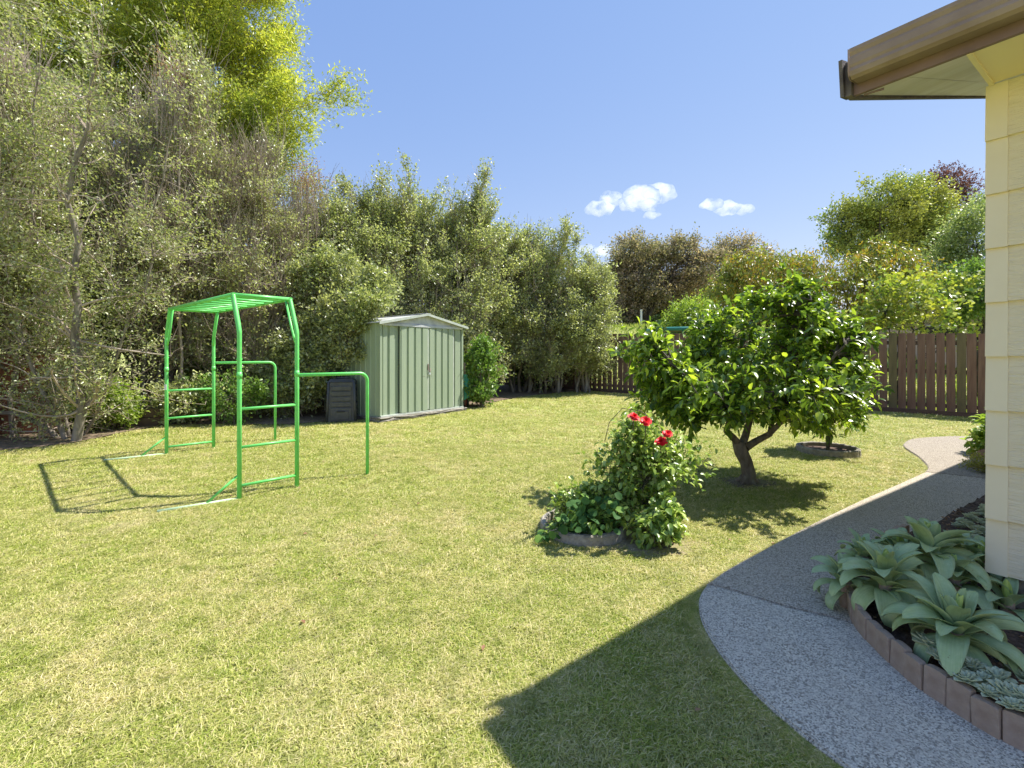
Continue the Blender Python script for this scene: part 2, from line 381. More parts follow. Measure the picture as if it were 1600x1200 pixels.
def path_variant(name, mul):
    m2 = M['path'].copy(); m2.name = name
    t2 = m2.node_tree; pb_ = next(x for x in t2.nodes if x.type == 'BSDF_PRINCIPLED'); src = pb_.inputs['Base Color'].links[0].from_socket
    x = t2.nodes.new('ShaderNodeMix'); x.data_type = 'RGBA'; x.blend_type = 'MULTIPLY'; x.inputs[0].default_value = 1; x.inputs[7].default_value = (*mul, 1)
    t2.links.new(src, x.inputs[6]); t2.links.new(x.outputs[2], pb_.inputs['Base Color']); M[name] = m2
path_variant('path_mid', (.84, .81, .78)); path_variant('path_far', (.60, .57, .55))  # mid slab is itself greyer; far slab's colour lowered to offset its bright sunlight
M['path_edge'] = mat_simple('path_edge', (.36, .32, .26), (.55, .50, .42), 20, .9, .5, 80)

# ------------------------------------------------------------------ terrain
FA = np.array((2.18, 15.6)); FD = np.array((.837, -.547)); FN = np.array((.547, .837))   # back fence line, direction, outward normal
def smooth01(t): t = np.clip(t, 0, 1); return t * t * (3 - 2 * t)
def gz(x, y):
    x = np.asarray(x, float); y = np.asarray(y, float)
    base = 0.022 * np.clip(y, -6, 17) - 0.012 * np.clip(x, -12, 12)
    d = (x - FA[0]) * FN[0] + (y - FA[1]) * FN[1]            # metres beyond the back fence
    s = (x - FA[0]) * FD[0] + (y - FA[1]) * FD[1]
    rise = 2.75 * smooth01((d - .8) / 12) * smooth01((14 - s) / 10)
    far = 1.2 * smooth01((d - 14) / 60)
    return base + rise + far + .006 * np.sin(x * 2.1 + 1) * np.sin(y * 1.7) * (y > 3)

xs = np.concatenate([np.linspace(-1500, -60, 14), np.linspace(-50, -14, 14), np.linspace(-13, 22, 141), np.linspace(24, 70, 24), np.linspace(90, 1500, 12)])
ys = np.concatenate([np.linspace(-300, -10, 8), np.linspace(-8, 34, 169), np.linspace(36, 90, 28), np.linspace(110, 1800, 14)])
XX, YY = np.meshgrid(xs, ys); ZZ = gz(XX, YY)
nx, ny = len(xs), len(ys); idx = np.arange(nx * ny).reshape(ny, nx)
f = np.stack([idx[:-1, :-1], idx[:-1, 1:], idx[1:, 1:], idx[1:, :-1]], -1).reshape(-1, 4)
me = np_mesh('ground', np.stack([XX, YY, ZZ], -1), f, smooth=True)
tag(link('ground', me, M['lawn']), 'sunlit mown lawn and grassy ground sloping gently up to the left', None, None, 'structure')

# ------------------------------------------------------------------ path, made of concrete slabs
left_px = [(1535, 686), (1500, 684), (1462, 685), (1436, 687), (1420, 690), (1412, 696), (1413, 701), (1421, 707), (1433, 715), (1444, 725), (1450, 734), (1446, 741)]
left_px2 = [(1446, 741), (1424, 751), (1400, 762), (1350, 784), (1300, 808), (1240, 839), (1180, 872), (1135, 897), (1105, 920)]
left_px3 = [(1105, 920), (1095, 935), (1092, 952), (1096, 975), (1109, 1002), (1130, 1034), (1160, 1070), (1197, 1108), (1240, 1145), (1280, 1178), (1310, 1200), (1360, 1236), (1420, 1270)]
bed_px = [(1600, 762), (1556, 772), (1530, 788), (1505, 803), (1480, 818), (1440, 838), (1390, 862), (1352, 888), (1332, 918), (1328, 950), (1338, 984), (1354, 1006)]
tile_px = [(1354, 1006), (1372, 1024), (1398, 1050), (1436, 1083), (1478, 1112), (1532, 1147), (1600, 1184), (1700, 1228), (1800, 1262)]
def xy(pxs): return [G(*p)[:2] for p in pxs]
L1, L2, L3, BED, TILE = map(xy, (left_px, left_px2, left_px3, bed_px, tile_px))
def catmull(pts, sub=6):
    P = [np.array(p, float) for p in pts]; P = [2 * P[0] - P[1]] + P + [2 * P[-1] - P[-2]]; out = []
    for i in range(1, len(P) - 2):
        for k in range(sub):
            t = k / sub
            out.append(.5 * ((2 * P[i]) + (-P[i - 1] + P[i + 1]) * t + (2 * P[i - 1] - 5 * P[i] + 4 * P[i + 1] - P[i + 2]) * t * t + (-P[i - 1] + 3 * P[i] - 3 * P[i + 1] + P[i + 2]) * t ** 3))
    out.append(P[-2]); return out
L1, L2, L3, BED, TILE = (catmull(p, 4) for p in (L1, L2, L3, BED, TILE))
path = empty('path', (0, 0, 0), 0, 'curved grey exposed-aggregate concrete path running past the cream house corner', None, None, 'structure')
PH = .030
def slab(poly, mat='path', name='slab'):
    bm = bmesh.new()
    # shrink a touch so a joint is left between slabs
    c = np.mean(poly, 0)
    vs_ = [bm.verts.new((p[0], p[1], gplane(*p) + PH)) for p in poly]
    fce = bm.faces.new(vs_)
    ext = bmesh.ops.extrude_face_region(bm, geom=[fce])
    for v in [e for e in ext['geom'] if isinstance(e, bmesh.types.BMVert)]: v.co.z -= .12
    bmesh.ops.recalc_face_normals(bm, faces=bm.faces)
    top = [e for e in bm.edges if all(abs(v.co.z - gplane(v.co.x, v.co.y) - PH) < 1e-4 for v in e.verts)]
    bmesh.ops.bevel(bm, geom=top, offset=.008, segments=2, affect='EDGES')
    big_ = [f for f in bm.faces if len(f.verts) > 4]; bmesh.ops.triangulate(bm, faces=big_)
    me = bpy.data.meshes.new(name); bm.to_mesh(me); bm.free(); me.materials.append(M[mat])
    return link(name, me, None, path)
def off(p, q, d):   # pull p towards q by d
    p = np.array(p); q = np.array(q); v = q - p; return p + v / np.linalg.norm(v) * d
j1a, j1b = G(1105, 920)[:2], G(1350, 988)[:2]           # joint between near and middle slab
j2a, j2b = G(1446, 741)[:2], G(1600, 758)[:2]
bed_i = int(np.argmin([np.linalg.norm(b - j1b) for b in BED])); 
mid_joint = [j1a + (j1b - j1a) * t + np.array((0, .012 * math.sin(t * 9))) for t in np.linspace(0, 1, 10)]
# far slab
far_poly = [np.array(p) for p in L1] + [j2b + (0, .0), G(1640, 752)[:2], G(1640, 690)[:2]]
far_poly = [p + (0, .008) if i in (len(L1) - 1, len(L1)) else p for i, p in enumerate(far_poly)]
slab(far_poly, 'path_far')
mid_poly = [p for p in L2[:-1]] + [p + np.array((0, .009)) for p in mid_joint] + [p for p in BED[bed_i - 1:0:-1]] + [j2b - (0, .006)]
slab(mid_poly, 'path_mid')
near_poly = [p for p in L3[1:]] + [G(1800, 1300)[:2]] + [p for p in TILE[::-1]] + [p for p in BED[:bed_i:-1]][1:] + [p - np.array((0, .006)) for p in mid_joint[::-1]]
slab(near_poly)

def inside(poly, X, Y):
    poly = np.array(poly); r = np.zeros(len(X), bool); j = len(poly) - 1
    for i in range(len(poly)):
        xi, yi = poly[i]; xj, yj = poly[j]
        c = ((yi > Y) != (yj > Y)) & (X < (xj - xi) * (Y - yi) / (yj - yi + 1e-12) + xi); r ^= c; j = i
    return r

# garden bed soil beside the house
soil_poly = [p for p in BED[1:]] + [p for p in TILE[1:]] + [np.array((5.5, .6)), np.array((7, 6)), G(1700, 762)[:2]]
from mathutils.geometry import delaunay_2d_cdt
rg = random.Random(3); rngb = np.random.default_rng(3)
xb = rngb.uniform(1.4, 5.0, 9000); yb = rngb.uniform(.7, 5.0, 9000); okb = inside(soil_poly, xb, yb)
allp = [Vector((float(p[0]), float(p[1]))) for p in soil_poly] + [Vector((float(a_), float(b_))) for a_, b_ in zip(xb[okb], yb[okb])]
nb_ = len(soil_poly); vo_, _, fo_, *_r = delaunay_2d_cdt(allp, [], [list(range(nb_))], 1, 1e-5)
vb = [(v.x, v.y, gplane(v.x, v.y) + .075 + (rg.uniform(-.014, .02) if i >= nb_ else -.02)) for i, v in enumerate(vo_)]
me = bpy.data.meshes.new('garden_bed'); me.from_pydata(vb, [], [list(f_) for f_ in fo_]); me.update(); me.materials.append(M['soil'])
tag(link('garden_bed', me), 'dark soil bed between the curved edging and the house corner', None, None, 'structure')

# leaf-littered soil strip under the hedge
hedge_front = xy([(-160, 745), (-60, 722), (0, 706), (110, 694), (230, 670), (330, 664), (440, 664), (520, 659), (593, 655), (722, 641), (790, 625), (850, 617), (905, 611)])
hb = catmull(hedge_front, 3); pts = hb + [np.array((1.5, 18)), np.array((-14, 18)), np.array((-14, 5))]
bm = bmesh.new(); fce = bm.faces.new([bm.verts.new((p[0], p[1], float(gz(*p)) + .02)) for p in pts]); bmesh.ops.triangulate(bm, faces=[fce])
me = bpy.data.meshes.new('hedge_soil'); bm.to_mesh(me); bm.free(); me.materials.append(mat_simple('litter', (.09, .06, .04), (.30, .22, .15), 22, .95, 1, 60, third=(.16, .14, .06)))
tag(link('hedge_soil', me), 'strip of bare soil and dead leaves under the tall hedge', None, None, 'structure')

# ------------------------------------------------------------------ grass tufts (geometry nodes)
def make_tuft(seed, nb=34, rad=.052):
    rng = np.random.default_rng(seed); wide = 2.6 if seed >= 5 else 1.0; short = .6 if seed >= 5 else 1.0
    r = np.sqrt(rng.random(nb)) * rad; a = rng.random(nb) * 6.283
    B = np.stack([r * np.cos(a), r * np.sin(a), np.zeros(nb)], 1)
    lean = rng.random(nb) * 6.283; la = rng.uniform(.5, 1.8, nb)
    Hh = rng.uniform(.009, .023, nb)[:, None] * short; D = np.stack([np.cos(lean) * la, np.sin(lean) * la, np.ones(nb)], 1)
    S = np.stack([-np.sin(lean + .6), np.cos(lean + .6), np.zeros(nb)], 1) * rng.uniform(.0009, .0021, nb)[:, None] * wide
    mid = B + D * Hh * .55 + (0, 0, .002); tip = B + D * Hh * 1.05 * np.array((1.25, 1.25, .72))
    V = np.stack([B - S, B + S, mid + S * .9, mid - S * .9, tip], 1)
    f = np.array([[0, 1, 2], [0, 2, 3], [3, 2, 4]]); F_ = (f[None] + (np.arange(nb) * 5)[:, None, None]).reshape(-1, 3)
    me = np_mesh('grass_tuft', V, F_, np.repeat(rng.random(nb), 3)); me.materials.append(M['blade'])
    return bpy.data.objects.new('grass_tuft', me)
tufts = [make_tuft(s) for s in range(7)]
tcol = bpy.data.collections.new('grass_tufts')
for t in tufts: tcol.objects.link(t)
rng = np.random.default_rng(11)
# tuft points, thinning with distance
def lawn_points(n, y0, y1):
    Y = rng.uniform(y0, y1, n); X = rng.uniform(-1.12, 1.12, n) * Y
    return X, Y
Xs, Ys, Ss = [], [], []
for y0, y1, dens, sc in ((1.55, 3.0, 1500, 1.0), (3.0, 4.6, 900, 1.15), (4.6, 7, 430, 1.4), (7, 10.5, 150, 1.8), (10.5, 16.5, 60, 2.4)):
    area = 1.12 * (y1 * y1 - y0 * y0); nn = int(area * dens)
    yy = np.sqrt(rng.uniform(y0 * y0, y1 * y1, nn)); xx = rng.uniform(-1.12, 1.12, nn) * yy
    Xs.append(xx); Ys.append(yy); Ss.append(np.full(nn, sc) * rng.uniform(.75, 1.25, nn))
# the lawn goes on outside the frame
nn = 26000; xx = rng.uniform(-8, 4, nn); yy = rng.uniform(-3, 8, nn); o_ = (np.abs(xx) > 1.1 * yy) | (yy < 1.55); Xs.append(xx[o_]); Ys.append(yy[o_]); Ss.append(rng.uniform(1.2, 1.9, o_.sum()))
# shaggier tufts leaning over the path edge
for e_ in (L1, L2, L3):
    e_ = np.array(e_) - np.array((.03, -.02)); k_ = rng.integers(0, len(e_) - 1, 1500); t_ = rng.random(1500)[:, None]; q_ = e_[k_] * (1 - t_) + e_[k_ + 1] * t_ + rng.normal(size=(1500, 2)) * .010
    Xs.append(q_[:, 0]); Ys.append(q_[:, 1]); Ss.append(rng.uniform(.7, 1.05, 1500))
X = np.concatenate(Xs); Y = np.concatenate(Ys); S = np.concatenate(Ss)
RING_ROSE = G(916, 836)[:2] ; RING_ROSE = np.array((RING_ROSE[0], RING_ROSE[1] + .12))
LEMON = G(1168, 755); SMALL = G(1293, 707)
whole_path = [np.array(p) for p in L1 + L2[1:] + L3[1:]] + [G(1800, 1300)[:2], np.array((9, .5)), np.array((12, 8))]
bad = inside(whole_path, X, Y) | inside(pts, X, Y)
d = (X - FA[0]) * FN[0] + (Y - FA[1]) * FN[1]; bad |= d > -.1
# keep a few shaggy tufts right at the path edge, none on it
bad |= np.hypot(X - RING_ROSE[0], Y - RING_ROSE[1]) < .37
bad |= np.hypot(X - SMALL[0], (Y - SMALL[1])) < .42
bare = np.hypot((X - LEMON[0] + .0) / .33, (Y - LEMON[1]) / .25); bad |= bare < rng.uniform(.75, 1.25, len(X))
bare2 = np.hypot((X - 1.02) / .42, (Y - 3.62) / .26); bad |= (bare2 < rng.uniform(.4, 1.2, len(X)))
# worn patches where the thatch shows
X, Y, S = X[~bad], Y[~bad], S[~bad]
gme = bpy.data.meshes.new('lawn_grass'); gme.vertices.add(len(X))
gme.vertices.foreach_set('co', np.stack([X, Y, gz(X, Y)], 1).astype(np.float32).ravel())
for nm, arr in (('scl', S), ('rz', rng.random(len(X)) * 6.283)):
    a = gme.attributes.new(nm, 'FLOAT', 'POINT'); a.data.foreach_set('value', arr.astype(np.float32))
gobj = link('lawn_grass', gme); tag(gobj, 'short mown yellow-green grass blades covering the lawn', 'grass', None, 'stuff')
ng = bpy.data.node_groups.new('grass_scatter', 'GeometryNodeTree')
ng.interface.new_socket('Geometry', in_out='INPUT', socket_type='NodeSocketGeometry'); ng.interface.new_socket('Geometry', in_out='OUTPUT', socket_type='NodeSocketGeometry')
gi = ng.nodes.new('NodeGroupInput'); go = ng.nodes.new('NodeGroupOutput')
iop = ng.nodes.new('GeometryNodeInstanceOnPoints'); ci = ng.nodes.new('GeometryNodeCollectionInfo')
ci.inputs['Collection'].default_value = tcol; ci.inputs['Separate Children'].default_value = True; ci.inputs['Reset Children'].default_value = True
def nattr(nm):
    a = ng.nodes.new('GeometryNodeInputNamedAttribute'); a.data_type = 'FLOAT'; a.inputs['Name'].default_value = nm; return a.outputs[0]
cmb = ng.nodes.new('ShaderNodeCombineXYZ'); ng.links.new(nattr('rz'), cmb.inputs[2])
e2r = ng.nodes.new('FunctionNodeEulerToRotation'); ng.links.new(cmb.outputs[0], e2r.inputs[0])
ng.links.new(gi.outputs[0], iop.inputs['Points']); ng.links.new(ci.outputs[0], iop.inputs['Instance'])
iop.inputs['Pick Instance'].default_value = True
ng.links.new(e2r.outputs[0], iop.inputs['Rotation']); ng.links.new(nattr('scl'), iop.inputs['Scale']); ng.links.new(iop.outputs[0], go.inputs[0])
md = gobj.modifiers.new('scatter', 'NODES'); md.node_group = ng

# ------------------------------------------------------------------ tree growing
def sample_ell(rng, ells, n, lo, hi):
    E = np.array(ells, float); vol = E[:, 3] * E[:, 4] * E[:, 5]; vol = vol ** .72; k = rng.choice(len(E), n, p=vol / vol.sum())
    r = rng.uniform(lo ** 3, hi ** 3, n) ** (1 / 3)
    return E[k, :3] + rand_dir(rng, n) * r[:, None] * E[k, 3:]
def bez(p0, p1, p2, p3, k):
    t = np.linspace(0, 1, k)[None, :, None]
    return (1 - t) ** 3 * p0[:, None] + 3 * (1 - t) ** 2 * t * p1[:, None] + 3 * (1 - t) * t * t * p2[:, None] + t ** 3 * p3[:, None]
def grow(rng, base, ells, n1=8, n2=120, n3=1500, r0=.06, len3=.45, up=.6, out=.6, spread=.1, fork=0.0, bend=.35, wig=.05, K1=9):
    base = np.array(base, float); E = np.array(ells, float); cen = np.average(E[:, :3], 0, weights=E[:, 3] * E[:, 4] * E[:, 5])
    T1 = sample_ell(rng, ells, n1, .2, .6)
    B = base + np.concatenate([rng.normal(size=(n1, 2)) * spread, np.zeros((n1, 1))], 1)
    fk = np.array((0, 0, fork))
    H = (T1[:, 2] - base[2])[:, None]
    P1 = bez(B, B + np.array((0, 0, 1)) * H * bend + fk * .5, T1 - np.array((0, 0, 1)) * H * .25, T1, K1)
    P1[:, 1:-1] += rng.normal(size=(n1, K1 - 2, 3)) * wig
    if fork > 0:   # stems run together up to the fork
        for j in range(K1):
            w_ = max(0, 1 - (P1[:, j, 2] - base[2]).mean() / (fork * 1.3))
            P1[:, j, :2] = P1[:, j, :2] * (1 - w_ * .85) + base[:2] * w_ * .85
    R1 = r0 * rng.uniform(.6, 1, n1)[:, None] * np.linspace(1, .3, K1)[None]
    T2 = sample_ell(rng, ells, n2, .45, .92)
    cand = P1[:, 2:].reshape(-1, 3); cr = R1[:, 2:].reshape(-1)
    d = np.linalg.norm(T2[:, None] - cand[None], axis=2) + .9 * np.maximum(cand[None, :, 2] - T2[:, None, 2] + .25, 0)
    j = d.argmin(1); S2 = cand[j]
    L = np.linalg.norm(T2 - S2, axis=1)[:, None]
    P2 = bez(S2, S2 + (T2 - S2) * .3 + np.array((0, 0, 1)) * L * .05, T2 - np.array((0, 0, 1)) * L * .2 * up, T2, 7)
    P2[:, 1:-1] += rng.normal(size=(n2, 5, 3)) * wig * .6
    R2 = (cr[j] * .55)[:, None] * np.linspace(1, .3, 7)[None]
    k = rng.integers(0, n2, n3); tt = rng.integers(2, 7, n3)
    S3 = P2[k, tt]; tan = norm(P2[k, np.minimum(tt, 6)] - P2[k, tt - 1])
    o = norm(S3 - cen)
    D3 = norm(tan * .6 + o * out + rand_dir(rng, n3) * .8 + np.array((0, 0, 1)) * up)
    L3_ = len3 * rng.uniform(.5, 1.3, n3)[:, None]
    E3 = S3 + D3 * L3_
    P3 = bez(S3, S3 + tan * L3_ * .3, S3 + D3 * L3_ * .6 + rand_dir(rng, n3) * L3_ * .12, E3, 4)
    R3 = np.maximum(R2[k, tt][:, None] * .5, .0025) * np.linspace(1, .5, 4)[None]
    return dict(P1=P1, R1=R1, P2=P2, R2=R2, P3=P3, R3=R3, D3=D3, cen=cen)
def leaves_on(rng, g, per, jit, L, W, back=.75, droop=0.0, out=.6, keep=1.0, up=.5):
    P3 = g['P3']; n3 = len(P3)
    sel = np.arange(n3)[rng.random(n3) < keep]
    k = np.repeat(sel, per); n = len(k)
    t = 1 - rng.random(n) ** 1.3 * back; f_ = t * 3; i = np.minimum(f_.astype(int), 2); fr = (f_ - i)[:, None]
    P = P3[k, i] * (1 - fr) + P3[k, i + 1] * fr + rng.normal(size=(n, 3)) * jit
    D = norm(g['D3'][k] * .6 + rand_dir(rng, n) * 1.0 + np.array((0, 0, -droop)))
    return P, D, L * rng.uniform(.65, 1.25, n), W * rng.uniform(.7, 1.2, n)
def tree(name, label, cat, base, ells, seed, leafmat, group=None, bark='bark', twig='twig', per=14, leaf=(.05, .025), jit=.035, droop=0, keep=1.0, twigs=True, crown='crown', up_leaf=.5, shape='quad', trunk_name='trunk', bare=0, **kw):
    rng = np.random.default_rng(seed)
    root = empty(name, base, 0, label, cat, group)
    g = grow(rng, base, ells, **kw)
    def rel(me):
        return me
    b = np.array(base)
    me = join_tubes('trunk', [(g['P1'] - b, g['R1'], 7)]); link(trunk_name, me, M[bark], root)
    prt = [(g['P2'] - b, g['R2'], 4)]
    if twigs: prt.append((g['P3'] - b, g['R3'], 3))
    if bare:
        kk = rng.integers(0, len(g['P2']), bare); tt = rng.integers(1, 7, bare); S0 = g['P2'][kk, tt]
        up_ = norm(rng.normal(size=(bare, 3)) * .32 + (0, 0, 1)); Lb = rng.uniform(.4, 1.3 if bare > 1000 else .75, bare)[:, None]
        Pb = bez(S0, S0 + (up_ + rand_dir(rng, bare) * .5) * Lb * .3, S0 + up_ * Lb * .6 + rand_dir(rng, bare) * Lb * .1, S0 + up_ * Lb, 5)
        prt.append((Pb - b, np.full((bare, 1), .0062) * np.linspace(1, .4, 5)[None], 3))
    me = join_tubes('branches', prt); o = link('branches', me, M[twig], root); o['kind'] = 'stuff'
    P, D, L, W = leaves_on(rng, g, per, jit, leaf[0], leaf[1], droop=droop, keep=keep)
    me = leaf_mesh('crown', rng, P - b, D, L, W, up=up_leaf, shape=shape)
    o = link(crown, me, M[leafmat], root); o['kind'] = 'stuff'
    return root, g

def Z(x, y): return float(gz(x, y))
# ---- hedge trees along the left and back
HG = 'tall olive shrubs of the boundary hedge'
def hedge(x, y, h, r, seed, label, leafm='hedge', n3=2000, per=15, bare=900, top=.5, low=.3, **kw):
    rg = random.Random(seed); z = Z(x, y)
    el = [(x, y, z + low + (h - low) * .5, r, r, (h - low) * .5)]
    for k in range(7):   # ragged upright leaders
        a = rg.uniform(0, 6.283); rr = rg.uniform(.2, .8) * r
        hh = h * rg.uniform(.72, 1.0)
        el.append((x + math.cos(a) * rr, y + math.sin(a) * rr, z + hh - .55, .28, .28, .75))
    for k in range(3):   # skirts of foliage reaching towards the lawn
        a = rg.uniform(-2.4, 0); el.append((x + math.cos(a) * r * .5, y + math.sin(a) * r * .5, z + rg.uniform(.9, h * .5), r * .6, r * .6, .8))
    base_kw = dict(n1=9, n2=170, n3=n3, r0=.055, len3=.5, up=.75, out=.35, spread=.22, wig=.06)
    base_kw.update(kw); base_kw['bare'] = bare
    return tree('hedge_shrub', label, 'shrub', (x, y, z), el, seed, leafm, HG, bark='bark_grey', twig='twig', per=int(per * (1.5 if bare > 1000 else 1.25)), leaf=(.06, .034) if bare > 1000 else (.074, .042), jit=.05, **base_kw)

hedge(-9.6, 6.3, 6.4, 1.5, 21, 'dense leafy hedge shrub cut off by the left edge of the photo', bare=3200, per=15)
hedge(-7.9, 7.3, 6.0, 1.3, 34, 'olive hedge shrub right behind the forked grey tree, full of fine twigs', bare=3200, per=12, n3=2300)
hedge(-8.6, 9.0, 6.6, 1.5, 22, 'twiggy olive hedge shrub rising behind the forked grey trunk', bare=3200, per=11, n3=2300)
hedge(-6.7, 9.3, 6.5, 1.35, 23, 'thin-leaved twiggy hedge shrub standing behind the left end of the green climbing frame', bare=3200, per=9, n3=2600)
hedge(-5.6, 10.0, 5.6, 1.3, 24, 'bare brownish hedge shrub behind the middle of the green climbing frame', bare=3200, per=8, n3=2600)
hedge(-4.9, 11.5, 5.3, 1.3, 25, 'olive hedge shrub behind the black compost bin', per=15)
hedge(-3.9, 12.4, 5.7, 1.4, 26, 'olive hedge shrub hanging over the left side of the shed', per=16)
hedge(-2.7, 13.0, 5.75, 1.4, 27, 'tall dense hedge shrub directly behind the shed roof', per=16)
hedge(-1.35, 13.3, 6.1, 1.35, 28, 'upright hedge shrub just right of the shed, taller than those by the fence', per=15)
hedge(.35, 14.6, 5.2, 1.15, 29, 'lower hedge shrub with blue sky above it, left of the last two by the fence', per=15)
hedge(1.35, 14.7, 5.0, 1.1, 30, 'grey-green hedge shrub with dark stems, second from the end at the fence', per=16)
hedge(2.25, 15.0, 4.5, 1.0, 31, 'last and lowest hedge shrub, touching the left end of the back fence', per=17)
# foliage that overhangs the lawn in front of the compost bin and shed side
tree('hanging_shrub', 'rounded leafy shrub leaning over the left wall of the shed', 'shrub', (-4.6, 10.6, Z(-4.6, 10.6)),
     [(*at(572, 462, 9.7), .55, .35, .42), (*at(530, 500, 9.7), .6, .35, .5), (*at(480, 545, 9.6), .6, .4, .6), (*at(440, 600, 9.5), .5, .4, .5), (*at(515, 440, 10.2), .9, .5, .6), (*at(566, 478, 9.15), .38, .28, .3), (*at(530, 535, 9.25), .42, .3, .36), (*at(490, 585, 9.2), .36, .3, .3)], 33, 'hedge', None,
     bark='bark_grey', per=15, leaf=(.075, .042), jit=.04, n1=9, n2=200, n3=3000, r0=.04, len3=.35, up=.35, out=.5, spread=.15)

# forked grey tree in front at far left
b0 = G(108, 690); b0[2] = Z(*b0[:2])
rng = np.random.default_rng(5)
root = empty('forked_tree', b0, 0, 'old forked grey tree with a sinuous bare trunk at the left edge of the lawn', 'tree')
stems = [[(118, 690), (128, 640), (124, 585), (116, 530), (122, 480), (115, 430), (124, 380), (105, 315), (118, 250), (138, 205), (140, 150), (150, 90)],
         [(105, 690), (85, 640), (60, 600), (38, 540), (20, 480), (10, 420), (-10, 350), (-20, 280), (-28, 200), (-30, 120), (-35, 60), (-40, 0)],
         [(100, 692), (78, 672), (50, 655), (20, 645), (-10, 645), (-45, 630), (-80, 600), (-100, 560), (-120, 520), (-130, 480), (-140, 430), (-150, 380)],
         [(112, 690), (98, 640), (82, 590), (70, 540), (52, 500), (48, 440), (60, 380), (48, 320), (56, 250), (50, 180), (60, 120), (65, 60)],
         [(122, 690), (150, 650), (168, 600), (185, 550), (200, 500), (225, 460), (240, 400), (232, 350), (255, 280), (262, 230), (275, 180), (290, 120)]]
P1 = np.array([[at(px, py, b0[1] + .1 * j - .05 * k) for k, (px, py) in enumerate(s)] for j, s in enumerate(stems)])
P1[:, 0, 2] -= .05
R1 = np.array([.062, .036, .038, .026, .024])[:, None] * np.linspace(1, .25, 12)[None]
link('trunk', tubes_mesh('trunk', P1 - b0, R1, 8), M['bark_grey'], root)
n2 = 280; k = rng.integers(0, 5, n2); t = rng.integers(1, 12, n2); S2 = P1[k, t]
T2 = S2 + np.stack([rng.normal(size=n2) * .55, rng.uniform(-.7, .7, n2), rng.normal(size=n2) * .35 + .3], 1)
P2 = bez(S2, S2 + (T2 - S2) * .3 + rng.normal(size=(n2, 3)) * .1, T2 - (T2 - S2) * .3 + rng.normal(size=(n2, 3)) * .12, T2, 7); R2 = R1[k, t][:, None] * .4 * np.linspace(1, .3, 7)[None]
n3 = 2600; k = rng.integers(0, n2, n3); t = rng.integers(2, 7, n3); S3 = P2[k, t]; D3 = norm(rand_dir(rng, n3) + (0, 0, .4)); L_ = rng.uniform(.15, .5, n3)[:, None]
P3 = bez(S3, S3 + rand_dir(rng, n3) * L_ * .4, S3 + D3 * L_ * .6, S3 + D3 * L_, 4); R3 = np.full((n3, 4), .0032) * np.linspace(1, .6, 4)[None]
g = dict(P3=P3, D3=D3)
o = link('branches', join_tubes('branches', [(P2 - b0, R2, 5), (P3 - b0, R3, 3)]), M['twig'], root); o['kind'] = 'stuff'
P, D, L, W = leaves_on(rng, g, 13, .05, .05, .03, keep=.75); o = link('crown', leaf_mesh('crown', rng, P - b0, D, L, W), M['hedge'], root); o['kind'] = 'stuff'

# dead-brown tips in the hedge
for px, py, Y, r, lab in ((280, 118, 8.8, .32, 'patch of dead brown twigs high in the hedge left of the yellow-green tree'), (480, 280, 10.8, .42, 'reddish-brown dead shoots at the hedge top below the yellow-green tree')):
    c = at(px, py, Y); rngd = np.random.default_rng(int(px)); n = 900
    P = c + rngd.normal(size=(n, 3)) * np.array((r * .5, .25, r * .6)); b = np.array((c[0], c[1], Z(c[0], c[1])))
    root = empty('dead_shoots', b, 0, lab, 'dead shoots')
    S = P - np.array((0, 0, 1)) * rngd.uniform(.5, 1.3, n)[:, None] + rngd.normal(size=(n, 3)) * .12
    q = slice(0, 160); tp = bez(S[q], S[q] + (0, 0, .2), P[q] - (0, 0, .1), P[q], 5)
    tr = np.array([[c[0], c[1], b[2]], [c[0] + .05, c[1], b[2] + 1.2], [c[0] - .04, c[1], b[2] + 2.4], [c[0] + .02, c[1], c[2] - 1.0], [c[0], c[1], c[2] - .2]])[None]
    link('stem', join_tubes('stem', [(tr - b, np.linspace(.03, .01, 5)[None], 6), (tp - b, np.full((160, 5), .003), 3)]), M['twig'], root)
    o = link('foliage', leaf_mesh('foliage', rngd, P - b, rand_dir(rngd, n), .05, .02), M['dead'], root); o['kind'] = 'stuff'

# second, darker row behind the hedge so that only small gaps show sky
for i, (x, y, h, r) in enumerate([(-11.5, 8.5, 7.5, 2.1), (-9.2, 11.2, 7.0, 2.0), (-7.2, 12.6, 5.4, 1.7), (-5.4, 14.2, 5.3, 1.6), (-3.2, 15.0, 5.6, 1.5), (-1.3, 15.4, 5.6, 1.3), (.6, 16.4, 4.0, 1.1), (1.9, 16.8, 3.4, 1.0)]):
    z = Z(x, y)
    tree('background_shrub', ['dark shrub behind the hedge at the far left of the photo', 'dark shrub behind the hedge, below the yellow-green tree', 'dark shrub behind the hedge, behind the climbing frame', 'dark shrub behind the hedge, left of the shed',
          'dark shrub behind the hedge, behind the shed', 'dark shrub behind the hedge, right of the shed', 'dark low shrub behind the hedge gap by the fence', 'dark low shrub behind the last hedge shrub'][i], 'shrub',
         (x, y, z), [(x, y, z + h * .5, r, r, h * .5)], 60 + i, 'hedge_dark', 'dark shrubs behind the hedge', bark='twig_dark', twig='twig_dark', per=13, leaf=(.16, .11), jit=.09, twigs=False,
         n1=7, n2=110, n3=1000, r0=.06, len3=.6, up=.4, out=.4, spread=.3)

